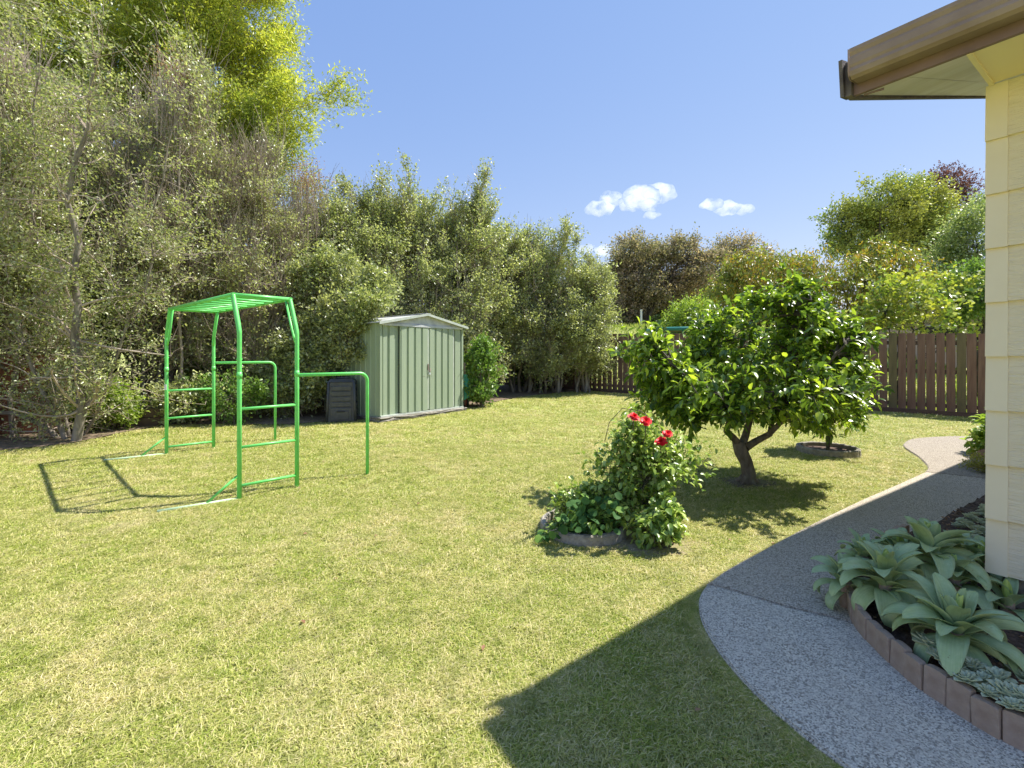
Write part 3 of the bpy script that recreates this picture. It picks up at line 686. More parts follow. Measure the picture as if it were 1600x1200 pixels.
# the tall yellow-green feathery tree behind
bx, by = -9.2, 13.5
tree('feathery_tree', 'tall bright yellow-green feathery tree towering over the hedge', 'tree', (bx, by, Z(bx, by)),
     [(-8.6, 13.2, 9.6, 2.6, 2, 2.6), (-7.1, 12.8, 7.6, 1.25, 1.3, 1.5), (-6.4, 12.6, 6.7, .95, 1.0, 1.0), (-5.9, 12.6, 7.9, 1.0, .8, .6), (-5.1, 12.6, 8.3, .7, .6, .35), (-4.75, 12.6, 8.15, .7, .5, .35), (*at(270, 30, 12.6), 1.5, 1.2, 1.3), (*at(180, 90, 12.0), 1.5, 1.2, 1.2), (-6.2, 12.4, 7.3, .8, .8, .9), (-7.3, 12.8, 11, 1.3, 1.5, 2.6), (-10.5, 12.5, 9.5, 2.6, 2, 3.2), (-11.8, 11.8, 8.8, 2, 1.8, 2.2), (-6.6, 12.8, 9.0, .7, .8, 1.0), (-8.6, 12.8, 7.0, 1.8, 1, 1.5)], 41, 'yellow_tree', None,
     bark='bark', twig='twig', per=30, leaf=(.11, .036), jit=.08, droop=.1, n1=14, n2=340, n3=7000, r0=.09, len3=.7, up=.05, out=.6, spread=.1, fork=1.6)
# yellow bush top at the hedge behind the shed
tree('yellow_bush', 'rounded yellow-green bush crown showing above the hedge left of the shed roof', 'bush', (-3.5, 13.4, Z(-3.5, 13.4)),
     [(-3.55, 12.9, 5.0, .8, .6, .75), (-3.1, 12.8, 4.5, .75, .5, .7)], 43, 'yellow_bush', None, per=16, leaf=(.06, .035), jit=.05, n1=5, n2=60, n3=650, r0=.05, len3=.35, up=.2)
# fresh green shrub right of the shed
p = at(752, 625, 11.2)
tree('leafy_shrub', 'bright fresh-green leafy shrub tucked beside the right wall of the shed', 'shrub', (p[0], p[1], Z(p[0], p[1])),
     [(p[0] - .05, p[1], 1.0, .42, .4, .72), (p[0] + .0, p[1], 1.55, .3, .3, .4)], 44, 'shrub_green', None, per=12, leaf=(.085, .055), jit=.04, n1=6, n2=50, n3=420, r0=.02, len3=.22, up=.2, spread=.08)
# greenery low behind the climbing frame
for i, (px, py, Y, rx, rz, m_, lab) in enumerate([(355, 625, 8.6, .75, .38, 'shrub_green', 'low green bush under the hedge seen through the climbing frame'), (170, 640, 7.9, .5, .32, 'lime', 'low yellow-green weeds beside the forked grey trunk'), (285, 640, 8.5, .5, .35, 'hedge', 'low olive bush under the hedge left of the climbing frame ladder'), (455, 640, 9.3, .6, .5, 'hedge', 'low dark bush under the hedge between climbing frame and compost bin')]):
    c = at(px, py, Y); z = Z(c[0], c[1])
    tree('low_bush', lab, 'bush', (c[0], c[1], z), [(c[0], c[1], z + rz + .1, rx, .35, rz)], 70 + i, m_, None, per=10, leaf=(.07, .04), jit=.03, n1=8, n2=60, n3=420, r0=.012, len3=.2, up=.2, spread=.15)

# ------------------------------------------------------------------ trees beyond the back fence
def bgtree(name, label, cat, px, Y, ellpx, seed, mat, n3=1600, per=14, leaf=(.16, .09), **kw):
    """ellpx: list of (px, py, half width px, half height px)"""
    x = (px - CX) / F * Y; z = Z(x, Y)
    el = []
    for j, (ex, ey, a, b_) in enumerate(ellpx):
        yy = Y + ((j * 37) % 5 - 2) * a / F * Y * .18; c = at(ex, ey, yy); el.append((c[0], c[1], c[2], a / F * Y, a / F * Y * .8, b_ / F * Y))
    k = dict(n1=9, n2=200, r0=.16, len3=.9, up=.25, out=.4, spread=.05, fork=1.2, jit=.12); k.update(kw)
    return tree(name, label, cat, (x, Y, z), el, seed, mat, None, bark='twig_dark', twig='twig_dark', per=per, leaf=leaf, n3=n3, **k)
bgtree('spreading_tree', 'dark spreading tree with bronze-pink foliage on top beyond the back fence', 'tree', 1012, 32,
       [(1000, 400, 42, 20), (1045, 415, 55, 26), (985, 435, 36, 30), (1085, 425, 35, 22), (1040, 455, 48, 24), (975, 475, 22, 28), (1068, 385, 26, 8), (985, 380, 18, 12), (1010, 440, 50, 28), (960, 430, 16, 14), (1105, 400, 22, 10)], 51, 'brown_tree', n3=2600, per=17, up=.05, out=.6, leaf=(.17, .09))
bgtree('dark_tree', 'dark green shaded tree under the bronze-topped tree beyond the fence', 'tree', 985, 35, [(975, 470, 34, 34), (1060, 475, 36, 30), (1015, 450, 45, 22), (1100, 460, 40, 30), (955, 490, 16, 18)], 52, 'dark_tree', n3=1700, per=14, leaf=(.2, .12))
bgtree('bronze_tree', 'smaller bronze-leaved tree right of the big spreading one', 'tree', 1150, 36, [(1150, 395, 30, 20), (1135, 425, 45, 32), (1185, 400, 18, 10), (1200, 425, 40, 22)], 53, 'brown_tree', n3=1200, per=13, up=.1, out=.6, leaf=(.17, .09))
bgtree('olive_tree', 'large round tree with olive and gold foliage at the right beyond the fence', 'tree', 1385, 30, [(1390, 320, 60, 36), (1335, 345, 38, 26), (1350, 375, 60, 30), (1430, 320, 40, 36), (1400, 375, 60, 42), (1310, 340, 18, 12), (1455, 350, 40, 60)], 54, 'big_tree', n3=2600, per=15, leaf=(.17, .10))
bgtree('purple_tree', 'dark purple-leaved tree peeking over the olive-gold tree', 'tree', 1490, 33, [(1483, 290, 24, 24), (1500, 310, 22, 24), (1475, 340, 20, 40)], 55, 'purple_tree', n3=420, per=12, up=.6)
bgtree('pale_tree', 'pale silvery-green tree beside the house wall beyond the fence', 'tree', 1530, 18, [(1520, 380, 42, 58), (1495, 430, 50, 50), (1545, 340, 36, 40), (1560, 430, 40, 60), (1600, 380, 40, 70)], 56, 'light_tree', n3=1900, per=15, leaf=(.12, .05), jit=.08, len3=.6, r0=.09)
bgtree('autumn_tree', 'orange and yellow fruit tree with drooping leaves above the fence, right of the lemon tree', 'tree', 1330, 15.5, [(1310, 425, 66, 26), (1385, 420, 50, 34), (1370, 380, 14, 16), (1400, 470, 62, 34), (1340, 470, 60, 30), (1430, 440, 30, 30)], 57, 'orange_tree', n3=1150, per=10, leaf=(.15, .05), jit=.07, droop=1.4, len3=.5, r0=.06)
bgtree('golden_tree', 'yellowish-brown fruit tree with drooping leaves above the fence, behind the left of the lemon tree', 'tree', 1190, 16, [(1195, 425, 62, 26), (1150, 455, 40, 28), (1240, 430, 40, 26), (1215, 470, 70, 32)], 58, 'orange_tree', n3=1150, per=10, leaf=(.15, .05), jit=.07, droop=1.2, len3=.5, r0=.06)
bgtree('lime_shrub', 'soft lime-green shrub beyond the fence under the bronze-topped tree', 'shrub', 1078, 20, [(1078, 492, 34, 22), (1062, 505, 30, 14), (1100, 475, 18, 18)], 59, 'lime', n3=650, per=12, leaf=(.11, .05), jit=.06, len3=.4, r0=.04, up=.0, fork=.2)
bgtree('grape_vine', 'yellowing grape vine spilling over the top of the right half of the fence', 'vine', 1400, 12.6, [(1420, 485, 62, 26), (1370, 500, 36, 26), (1470, 460, 45, 30), (1400, 455, 50, 20), (1500, 520, 40, 8)], 61, 'grape', n3=400, per=7, leaf=(.12, .10), jit=.08, len3=.4, r0=.03, up=.1)
bgtree('laurel_tree', 'green leafy tree beyond the fence next to the cream wall', 'tree', 1530, 13.4, [(1525, 455, 42, 45), (1495, 480, 36, 30), (1560, 470, 40, 50)], 62, 'shrub_green', n3=650, per=10, leaf=(.11, .055), jit=.06, len3=.4, r0=.05)
# a far wood closes the horizon
rng = np.random.default_rng(8)
n = 26000; th = rng.uniform(-1.25, 1.25, n); dist = rng.uniform(75, 95, n)
x = np.tan(th * .8) * dist; y = dist
hh = 5.5 + 2.4 * np.sin(x * .11) + 1.6 * np.sin(x * .31 + 1)
z = gz(x, y) + rng.random(n) ** .7 * hh
o = link('far_woodland', leaf_mesh('far_woodland', rng, np.stack([x, y, z], 1), rand_dir(rng, n), 1.3, .9), M['dark_tree']); tag(o, 'dark green woodland far away behind the fence and trees', 'woodland', None, 'stuff')
# long grass on the bank beyond the fence
n = 16000; s_ = rng.uniform(-4, 12, n); d_ = rng.uniform(.4, 16, n); x = FA[0] + FD[0] * s_ + FN[0] * d_; y = FA[1] + FD[1] * s_ + FN[1] * d_
P = np.stack([x, y, gz(x, y) - .02], 1); D = norm(rng.normal(size=(n, 3)) * .3 + (0, 0, 1))
o = link('bank_grass', leaf_mesh('bank_grass', rng, P, D, rng.uniform(.12, .35, n), .035), leaf_mat('bank_blade', [(.10, .15, .035), (.17, .21, .05), (.25, .26, .10)], .45, .5, .3), None); tag(o, 'long sunlit yellow-green grass on the bank beyond the fence', 'grass', None, 'stuff')

# ------------------------------------------------------------------ back fence
fz = lambda s: float(gplane(*(FA + FD * s)))
froot = empty('paling_fence', (FA[0], FA[1], fz(0)), 0, 'brown timber paling fence across the back of the lawn', 'fence')
fb = np.array((FA[0], FA[1], fz(0)))
rzF = math.atan2(FD[1], FD[0]); rgf = random.Random(4)
pal = []
for j in range(5):
    mb = MB(); mb.box((0, 0, .9), (.148 + .003 * (j - 2), .02, 1.8), bev=.002)
    pal.append(mb.mesh('paling', M['fence'] if j != 3 else M['fence_green']))
s = -3.2
while s < 14.5:
    p = FA + FD * s; j = rgf.randrange(5)
    if j == 3 and rgf.random() < .6: j = 2
    o = link('paling', pal[j], None, froot); o.location = Vector((p[0], p[1], fz(s) + rgf.uniform(.0, .018) + .03)) - froot.location
    o.rotation_euler = (rgf.uniform(-.008, .008), rgf.uniform(-.008, .008), rzF + rgf.uniform(-.02, .02))
    s += .17
s = -3.4
for h in (.22, .98, 1.62):
    a = FA + FD * -3.4 + FN * .033; L_ = 18; c = a + FD * L_ / 2
    mb = MB(); pitch = math.atan2(fz(14.6) - fz(-3.4), 18)
    o = link('rail', mb.box((0, 0, 0), (L_, .045, .09), bev=.003).mesh('rail', M['fence_dark']), None, froot)
    o.location = Vector((c[0], c[1], (fz(-3.4) + fz(14.6)) / 2 + h)) - froot.location; o.rotation_euler = (0, -pitch, rzF)
pm = MB().box((0, 0, .85), (.1, .1, 1.75), bev=.004).mesh('post', M['fence_dark'])
for k in range(8):
    s = -2.6 + 2.4 * k; p = FA + FD * s + FN * .108; o = link('post', pm, None, froot); o.location = Vector((p[0], p[1], fz(s))) - froot.location; o.rotation_euler.z = rzF
c = FA + FD * 5.6 - FN * .03
o = link('plinth_board', MB().box((0, 0, 0), (18, .025, .13), bev=.002).mesh('plinth_board', M['fence_dark']), None, froot)
o.location = Vector((c[0], c[1], (fz(-3.4) + fz(14.6)) / 2 + .045)) - froot.location; o.rotation_euler = (0, -pitch, rzF)

# left boundary fence behind the forked tree
a = at(-150, 700, 7.0)[:2]; b = at(118, 690, 7.6)[:2]; dv = (b - a); Ln = np.linalg.norm(dv); dv /= Ln
lf = empty('board_fence', (a[0], a[1], Z(*a)), 0, 'reddish-brown wide-board fence section behind the forked grey tree', 'fence')
k = 0
bmsh = MB().box((0, 0, .62), (.212, .022, 1.24), bev=.002).mesh('board', M['fence_red'])
for i in range(int(Ln / .216)):
    p = a + dv * (.108 + .216 * i); o = link('board', bmsh, None, lf); o.location = Vector((p[0], p[1], Z(*p))) - lf.location; o.rotation_euler.z = math.atan2(dv[1], dv[0]) + rgf.uniform(-.03, .03)
for h in (.25, 1.0):
    c = (a + b) / 2 + np.array((-dv[1], dv[0])) * .036
    o = link('rail', MB().box((0, 0, 0), (Ln, .045, .08)).mesh('rail', M['fence_dark']), None, lf); o.location = Vector((c[0], c[1], Z(*c) + h)) - lf.location; o.rotation_euler.z = math.atan2(dv[1], dv[0])
# low dark timber retaining wall right of the forked tree
a = at(128, 680, 7.9); b = at(205, 672, 8.2)
tw = empty('timber_edging', (a[0], a[1], Z(a[0], a[1])), 0, 'low dark timber retaining edge between forked tree and climbing frame', 'retaining wall')
for h in (.07, .22): 
    o = link('sleeper', MB().box((0, 0, 0), (1.5, .1, .14), bev=.006).mesh('sleeper', M['fence_dark']), None, tw); o.location = (.45, .15, h + .02); o.rotation_euler.z = .35

# ------------------------------------------------------------------ things beyond the fence
c = at(1470, 505, 19)
nh = empty('neighbour_house', (c[0], c[1], Z(c[0], c[1])), -.35, 'low neighbouring house with a grey-blue roof glimpsed through leaves above the fence', 'house')
zr = 2.9
link('wall', MB().box((0, 3, 1.1), (9, 5.4, 2.2)).mesh('wall', M['far_wall']), None, nh)
link('roof', MB().prism([(-5, 0, 2.2), (-5, 6, 2.2), (-5, 3, 3.3)], (10, 0, 0)).mesh('roof', M['far_roof']), None, nh)
link('gutter', MB().box((0, -.06, 2.22), (10, .1, .12)).mesh('gutter', M['white']), None, nh)
for x in (-3, 0, 3):
    w_ = link('window', MB().box((x, .29, 1.3), (1.3, .04, .9)).mesh('window', M['white']), None, nh)
    link('pane', MB().box((x, .262, 1.3), (1.15, .02, .75)).mesh('pane', M['black']), None, w_)
# round green trampoline / pool rim
c = at(1066, 516, 18.5); tr = empty('trampoline', (c[0], c[1], Z(c[0], c[1])), 0, 'round teal-edged trampoline on the grass beyond the fence', 'trampoline')
h = c[2] - Z(c[0], c[1]) ; h = max(h, .5)
ringp = [(1.3 * math.cos(t * 2 * math.pi / 32), 1.3 * math.sin(t * 2 * math.pi / 32), h) for t in range(33)]
link('rim', MB().tube(ringp, .07, 8, cap=False).mesh('rim', M['teal']), None, tr)
link('mat', MB().prism([(1.24 * math.cos(t * math.pi / 12), 1.24 * math.sin(t * math.pi / 12), h - .03) for t in range(24)], (0, 0, .02)).mesh('mat', M['black']), None, tr)
for k in range(6):
    a = k * math.pi / 3 + .2; link('leg', MB().tube([(1.28 * math.cos(a), 1.28 * math.sin(a), h), (1.28 * math.cos(a), 1.28 * math.sin(a), 0)], .025, 6).mesh('leg', M['teal']), None, tr)
# white post beside the dark trunk
c = at(1002, 505, 29); zz = Z(c[0], c[1])
wp = empty('white_post', (c[0], c[1], zz), 0, 'thin white post in front of the dark tree trunk beyond the fence', 'post')
link('shaft', MB().box((0, 0, .55), (.10, .10, 1.1), bev=.01).mesh('shaft', M['white']), None, wp)
link('cap', MB().box((0, 0, 1.12), (.14, .14, .04), bev=.01).mesh('cap', M['white']), None, wp)

# ------------------------------------------------------------------ clouds
m, n, out = new_mat('cloud_white'); M['cloud'] = m
g = N(n, 'NewGeometry')
ts = N(n, 'TexNoise', Scale=.055, Detail=8, Roughness=.68); n.links.new(g.outputs['Position'], ts.inputs['Vector'])
dn = ramp(n, ts.outputs[0], [(.42, (0, 0, 0)), (.70, (1, 1, 1))])
pv = N(n, 'VolumePrincipled'); pv.inputs['Color'].default_value = (.99, .99, 1, 1); pv.inputs['Anisotropy'].default_value = 0.0
n.links.new(mathn(n, 'MULTIPLY', dn, .10), pv.inputs['Density']); n.links.new(pv.outputs[0], out.inputs['Volume'])
def cloud(label, blobs, seed):
    Y = 620; rg = random.Random(seed)
    c0 = at(blobs[0][0], blobs[0][1], Y); root = None
    bm = bmesh.new()
    for px, py, a, b_ in blobs:
        c = at(px, py, Y + rg.uniform(-6, 6)); s = Y / F
        r = bmesh.ops.create_icosphere(bm, subdivisions=3, radius=1, matrix=Matrix.Translation(Vector(c) - Vector(c0)) @ Matrix.Diagonal((a * s, a * s * .6, b_ * s, 1)))
        for v in r['verts']:
            v.co += Vector((math.sin(v.co.z * .5 + px), 0, math.sin(v.co.x * .43 + py))) * 1.2
    me = bpy.data.meshes.new('cloud'); bm.to_mesh(me); bm.free(); me.materials.append(M['cloud'])
    o = link('cloud', me); o.location = Vector(c0); tag(o, label, 'cloud', None, 'structure')
cloud('largest white cloud, drifting left over the back fence', [(937, 326, 24, 12), (955, 311, 20, 13), (985, 318, 20, 13), (1002, 308, 30, 20), (1030, 302, 28, 16), (1014, 320, 18, 10)], 1)
cloud('tiny white puff just under the largest cloud', [(1018, 336, 15, 6)], 2)
cloud('smaller white cloud to the right of the largest one', [(1112, 319, 19, 9), (1135, 325, 22, 12), (1160, 327, 19, 8)], 3)
cloud('sliver of white cloud low behind the right end of the hedge', [(945, 392, 18, 9), (915, 388, 14, 7)], 4)

# ------------------------------------------------------------------ house corner
W0 = np.array((2.67, 2.65)); A_ = np.array((-.577, .8167)); B_ = np.array((-.8167, -.577))
def H(a, b, z): p = W0 + A_ * a + B_ * b; return (float(p[0]), float(p[1]), z)
house = empty('house', H(0, 0, 0), 0, 'cream weatherboard house corner with brown gutter and eave at the right edge', 'house')
hw = Vector(house.location)
def HB(name, mat, pr=None): return None
zb = .30; ph = .2975
def hmesh(name, mb, mat, parent=house):
    me = mb.mesh(name, mat); me.transform(Matrix.Translation(-hw)); return link(name, me, None, parent)
# bevel-backed boards on the eave wall and on the gable wall (the latter faces away but is real)
for k in range(9):
    z0 = zb + ph * k; z1 = z0 + ph + .01
    if z1 > 2.98: z1 = 2.985
    mb = MB(); t0, t1 = .034, .012
    mb.prism([H(-.045, 0, z0), H(-.045, t0, z0), H(-.045, t1, z1), H(-.045, 0, z1)], Vector(H(-8, 0, 0)) - Vector(H(-.045, 0, 0)))
    hmesh('weatherboard', mb, M['cream'])
    # corner soaker piece of this course
    mb = MB(); mb.prism([H(-.052, -.01, z0 - .004), H(-.052, t0 + .006, z0 - .004), H(-.052, t1 + .006, z1), H(-.052, -.01, z1)], Vector(H(.036, 0, 0)) - Vector(H(-.052, 0, 0)))
    hmesh('corner_soaker', mb, M['cream_flat'])
    mb = MB(); mb.prism([H(0, -.012, z0), H(t0, -.012, z0), H(t1, -.012, z1), H(0, -.012, z1)], Vector(H(0, -7, 0)) - Vector(H(0, -.012, 0)))
    hmesh('weatherboard', mb, M['cream'])
mb = MB(); mb.prism([H(-8, -.004, 2.985), H(-.004, -.004, 2.985), H(-.004, -7, 2.985), H(-8, -7, 2.985)], (0, 0, -2.99 + zb)); hmesh('wall_core', mb, M['cream_flat'])
mb = MB(); mb.prism([H(-8, -.06, zb - .003), H(-.06, -.06, zb - .003), H(-.06, -7, zb - .003), H(-8, -7, zb - .003)], (0, 0, -.6)); hmesh('foundation', mb, M['concrete'])
# gable triangle
tp = .31; ridge_b = -2.75; tq = .13; zs = 2.985       # the far roof slope is flatter
mb = MB(); mb.prism([H(-.003, -.01, zs + .003), H(-.003, ridge_b, zs + (.5 - ridge_b) * tp - .02), H(-.003, -7, zs + .003)], Vector(H(-.06, 0, 0)) - Vector(H(0, 0, 0))); hmesh('gable_wall', mb, M['cream_flat'])
# flat soffit under the eave, sloping white soffit under the verge
mb = MB(); mb.prism([H(0, .036, zs), H(0, .5, zs), H(-8, .5, zs), H(-8, .036, zs)], (0, 0, .012)); hmesh('soffit', mb, M['soffit'])
mb = MB(); mb.box(H(.008, .27, zs + .0), (.02, .47, .022), rz=math.atan2(A_[1], A_[0])); hmesh('soffit_bead', mb, M['soffit'])
def rk(b): return zs + (.5 - b) * tp
rq = rk(ridge_b) - tq * (7.5 + ridge_b)
for (a0, a1) in ((.02, .262), (.266, .488)):
    mb = MB(); mb.prism([H(a0, .5, rk(.5) + .003), H(a1, .5, rk(.5) + .003), H(a1, ridge_b, rk(ridge_b)), H(a0, ridge_b, rk(ridge_b))], (0, 0, .012)); hmesh('verge_soffit', mb, M['soffit_white'])
# fascia, verge board, gutter, roof
mb = MB(); mb.prism([H(.5, .503, zs - .006), H(.5, .526, zs - .006), H(.5, .526, zs + .19), H(.5, .503, zs + .19)], Vector(H(-8, 0, 0)) - Vector(H(.5, 0, 0))); hmesh('fascia', mb, M['fascia'])
mb = MB(); mb.prism([H(.492, .5, rk(.5) - .014), H(.492, .56, rk(.56) - .006 + .012), H(.492, .56, rk(.56) + .20), H(.492, ridge_b, rk(ridge_b) + .20), H(.492, -7.5, rq + .20), H(.492, -7.5, rq - .014), H(.492, ridge_b, rk(ridge_b) - .014)], Vector(H(.03, 0, 0)) - Vector(H(0, 0, 0))); hmesh('verge_board', mb, M['barge'])
mb = MB(); mb.prism([H(.524, .575, zs - .012), H(.524, .60, zs + .19), H(.524, .50, zs + .21), H(.524, .49, zs - .0)], Vector(H(.018, 0, 0)) - Vector(H(0, 0, 0))); hmesh('verge_cap', mb, M['barge'])
prof = [(.53, .05), (.62, .042), (.64, .055), (.648, .08), (.642, .10), (.648, .115), (.648, .15), (.642, .165), (.65, .185), (.65, .205), (.638, .205), (.63, .07), (.54, .065), (.535, .19), (.53, .19)]
mb = MB(); mb.prism([H(.47, b_, zs + z_) for b_, z_ in prof], Vector(H(-8, 0, 0)) - Vector(H(.47, 0, 0))); hmesh('gutter', mb, M['gutter'])
mb = MB(); mb.prism([H(.474, b_, zs + z_) for b_, z_ in [(.53, .05), (.62, .042), (.642, .055), (.65, .08), (.65, .205), (.53, .205)]], Vector(H(.004, 0, 0)) - Vector(H(0, 0, 0))); hmesh('gutter_end_cap', mb, M['gutter'])
mb = MB(); mb.prism([H(.5, .55, rk(.55) + .205), H(.5, ridge_b, rk(ridge_b) + .235), H(.5, -7.5, rq + .235), H(.5, -7.5, rq + .205), H(.5, ridge_b, rk(ridge_b) + .205), H(.5, .55, rk(.55) + .17)], Vector(H(-8, 0, 0)) - Vector(H(.5, 0, 0))); hmesh('roof', mb, M['roofing'])
mb = MB(); mb.tube([H(.45, .50, zs - .012), H(.36, .49, zs - .014)], .006, 6); hmesh('bracket', mb, M['fascia'])

# ------------------------------------------------------------------ climbing frame
Hf = 1.9
Pn1, Pn2, Pf1, Pf2 = at(376, 782, 4.5), at(462, 762, 4.91), at(262, 707, 6.22), at(332, 700, 6.63)
# make a true rectangle of it: ladder direction (short) and bar direction (long)
cn = (Pn1 + Pn2) / 2; cf = (Pf1 + Pf2) / 2
lng = norm((cf - cn)[:2]); sh = np.array((lng[1], -lng[0]));  # short side points right-back
if sh[1] < 0: sh = -sh
wd = .54; ln = np.linalg.norm((cf - cn)[:2])
def CF(l, s_, z): # l 0..ln along, s_ -.5..+.5 across
    p = cn[:2] + lng * l + sh * s_ * wd
    return Vector((float(p[0]), float(p[1]), float(gplane(*p)) if z is None else z))
zt = float((cn[2] + cf[2]) / 2) + Hf
fr = empty('climbing_frame', (cn[0], cn[1], cn[2]), 0, 'bright green tubular steel climbing frame with overhead bars on the lawn', 'climbing frame')
fo = Vector(fr.location)
def fmesh(name, mb, mat='green_paint', parent=fr):
    me = mb.mesh(name, M[mat]); me.transform(Matrix.Translation(-fo)); return link(name, me, None, parent)
RT = .021
for l, dr in ((0, 1), (ln, -1)):
    for s_ in (-.5, .5):
        g0 = CF(l, s_, None); g0.z -= .03
        kink = CF(l, s_, zt - .33); top = CF(l + dr * .16, s_, zt)
        pts = [g0, CF(l, s_, zt - .9), CF(l, s_, zt - .38)]
        for q in (.0, .25, .5, .75, 1): pts.append(CF(l + dr * (.02 * q), s_, zt - .36 + .06 * q))
        pts += [CF(l + dr * .145, s_, zt - .035), CF(l + dr * .155, s_, zt - .015), top]
        post = fmesh('post', MB().tube(pts, RT, 12))
        # sleeve where the tubes join
        mb = MB().tube([CF(l, s_, zt - .80), CF(l, s_, zt - .74)], RT + .003, 12); fmesh('sleeve', mb, parent=fr)
        # inner brace
        mb = MB().tube([CF(l + dr * .012, s_ * .98, zt - .46), CF(l + dr * .05, s_ * .96, zt - .39), CF(l + dr * .09, s_ * .95, zt - .31), CF(l + dr * .235, s_ * .95, zt - .01)], .0125, 8); fmesh('brace', mb)
        mb = MB()
        for hz in (-.62, -.77): mb.tube([CF(l, s_ - .05, zt + hz), CF(l, s_ + .05, zt + hz)], .006, 6)
        fmesh('bolt', mb)
    # ladder rungs
    gm = CF(l, 0, None).z
    for h in (.30, .66, 1.02) if l == 0 else (.27, .64, 1.0):
        fmesh('rung', MB().tube([CF(l, -.5, gm + h - .17), CF(l, .5, gm + h - .17)], .0135, 10))
    # top cross tube
    fmesh('cross_tube', MB().tube([CF(l + dr * .16, -.53, zt), CF(l + dr * .16, .53, zt)], .019, 10))
    # foot: a tube flat on the grass to the left with a short strut
    p0 = CF(l, -.5, None)
    fdir = Vector((-sh[0], -sh[1], 0)); fdir = Vector((-.80, -.60, 0)) 
    e = p0 + fdir * .62; e.z = float(gplane(e.x, e.y)) + .012; q = p0 + Vector((0, 0, .012))
    fmesh('foot', MB().tube([q, e], .017, 10), 'pale_paint')
    m2 = p0 + fdir * .26; m2.z = float(gplane(m2.x, m2.y)) + .02
    fmesh('strut', MB().tube([p0 + Vector((0, 0, .24)), m2], .0115, 8))
# overhead bars run the long way between two side rails
for s_ in (-.5, .5): fmesh('top_rail', MB().tube([CF(.14, s_, zt + .001), CF(ln - .14, s_, zt + .001)], .019, 10))
for k in range(9):
    l = .30 + (ln - .60) * k / 8; fmesh('overhead_bar', MB().tube([CF(l, -.5, zt - .004), CF(l, .5, zt - .004)], .0125, 8))
# side handrails that stand off to the right
def rail(start, corner_px, foot_px, Yc):
    g1 = at(*foot_px, Yc); z1 = start.z + .0
    end = Vector((g1[0], g1[1], float(gplane(g1[0], g1[1])) - .03))
    cor = Vector((end.x, end.y, z1)); d1 = (cor - start).normalized(); R = .09
    pts = [start, cor - d1 * R]
    for k in range(1, 6):
        a = k / 6 * math.pi / 2; pts.append(cor - d1 * R * (1 - math.sin(a)) - Vector((0, 0, 1)) * R * (1 - math.cos(a)))
    pts += [cor - Vector((0, 0, R)), end]
    fmesh('side_rail', MB().tube(pts, .018, 12))
def foot_depth(py, px): return G(px, py)[1]
s1 = CF(0, .5, 0); s1.z = CH - (586 - HY) / F * s1.y
rail(s1, None, (574, 742), foot_depth(742, 574))
s2 = CF(ln, .5, 0); s2.z = CH - (567 - HY) / F * s2.y
rail(s2, None, (430, 688), foot_depth(688, 430))
mb = MB().box(tuple(CF(ln, -.5, zt - 1.0) + Vector((0.001, -.0215, 0))), (.03, .004, .07)); fmesh('sticker', mb, 'white')

# ------------------------------------------------------------------ garden shed
SL = np.array((-2.46, 8.9)); SR = np.array((-1.10, 10.6)); sw = float(np.linalg.norm(SR - SL)); sx = (SR - SL) / sw; sy = np.array((-sx[1], sx[0]))  # sy points back
zbase = .325; SH = 1.75; SD = 1.9
shed = empty('garden_shed', (SL[0], SL[1], zbase), math.atan2(sx[1], sx[0]), 'sage-green ribbed steel garden shed with double doors under the hedge', 'shed')
def ribbed(x0, x1, y, z0, z1, ribs, d=.03, th=.002):
    """front panel profile extruded upward; ribs: list of (start, end) raised pans"""
    mb = MB(); pts = [(x0, y)]
    for a, b in ribs: pts += [(a, y), (a + .008, y - d), (b - .008, y - d), (b, y)]
    pts += [(x1, y)]
    back = [(p[0], p[1] + .004) for p in pts[::-1]]
    mb.prism([(p[0], p[1], z0) for p in pts + back], (0, 0, z1 - z0)); return mb
def sp(name, mb, mat='shed', parent=shed): return link(name, mb.mesh(name, M[mat]), None, parent)
# fractions of the front width measured on the photograph (perspective undone)
u0 = .0; dx0, dxm, dx1 = .24 * sw, .585 * sw, .90 * sw
dx0, dxm, dx1 = .205 * sw, .535 * sw, .865 * sw
sp('corner_post', MB().box((.02, -.004, SH / 2), (.05, .05, SH), bev=.003))
sp('corner_post', MB().box((sw - .02, -.004, SH / 2), (.05, .05, SH), bev=.003))
sp('wall_panel', ribbed(.045, dx0 - .0, .012, 0, SH, [(.065, .17), (.215, .335)]))
sp('wall_panel', ribbed(dx1, sw - .045, .012, 0, SH, [(dx1 + .05, sw - .07)]))
def door(x0, x1, n, hx, lab=None):
    w_ = x1 - x0; ribs = [(x0 + w_ * (i + .12) / n, x0 + w_ * (i + .90) / n) for i in range(n)]
    d_ = sp('door', ribbed(x0 + .004, x1 - .004, -.022, .035, SH - .045, ribs, .024))
    sp('door_frame', MB().box((x0 + .012, -.026, SH / 2), (.022, .02, SH - .1), bev=.002), parent=d_)
    sp('door_frame', MB().box((x1 - .012, -.030, SH / 2), (.026, .022, SH - .1), bev=.002), 'shed_trim', parent=d_)
    return d_
d1 = door(dx0, dxm, 4, dxm); d2 = door(dxm + .006, dx1, 4, dxm)
mb = MB().box((dxm - .02, -.052, SH * .52), (.02, .02, .12), bev=.004); mb.tube([(dxm - .02, -.06, SH * .48), (dxm + .02, -.065, SH * .46), (dxm + .03, -.06, SH * .50)], .008, 8); sp('handle', mb, 'fascia', d1)
sp('padlock', MB().box((dxm + .012, -.064, SH * .44), (.035, .018, .045), bev=.006), 'zinc', d2)
sp('door_track', MB().box((sw / 2, -.03, SH - .02), (sw - .06, .05, .045), bev=.003), 'zinc')
sp('sill', MB().box((sw / 2, -.02, .012), (sw, .06, .03), bev=.004), 'shed_trim')
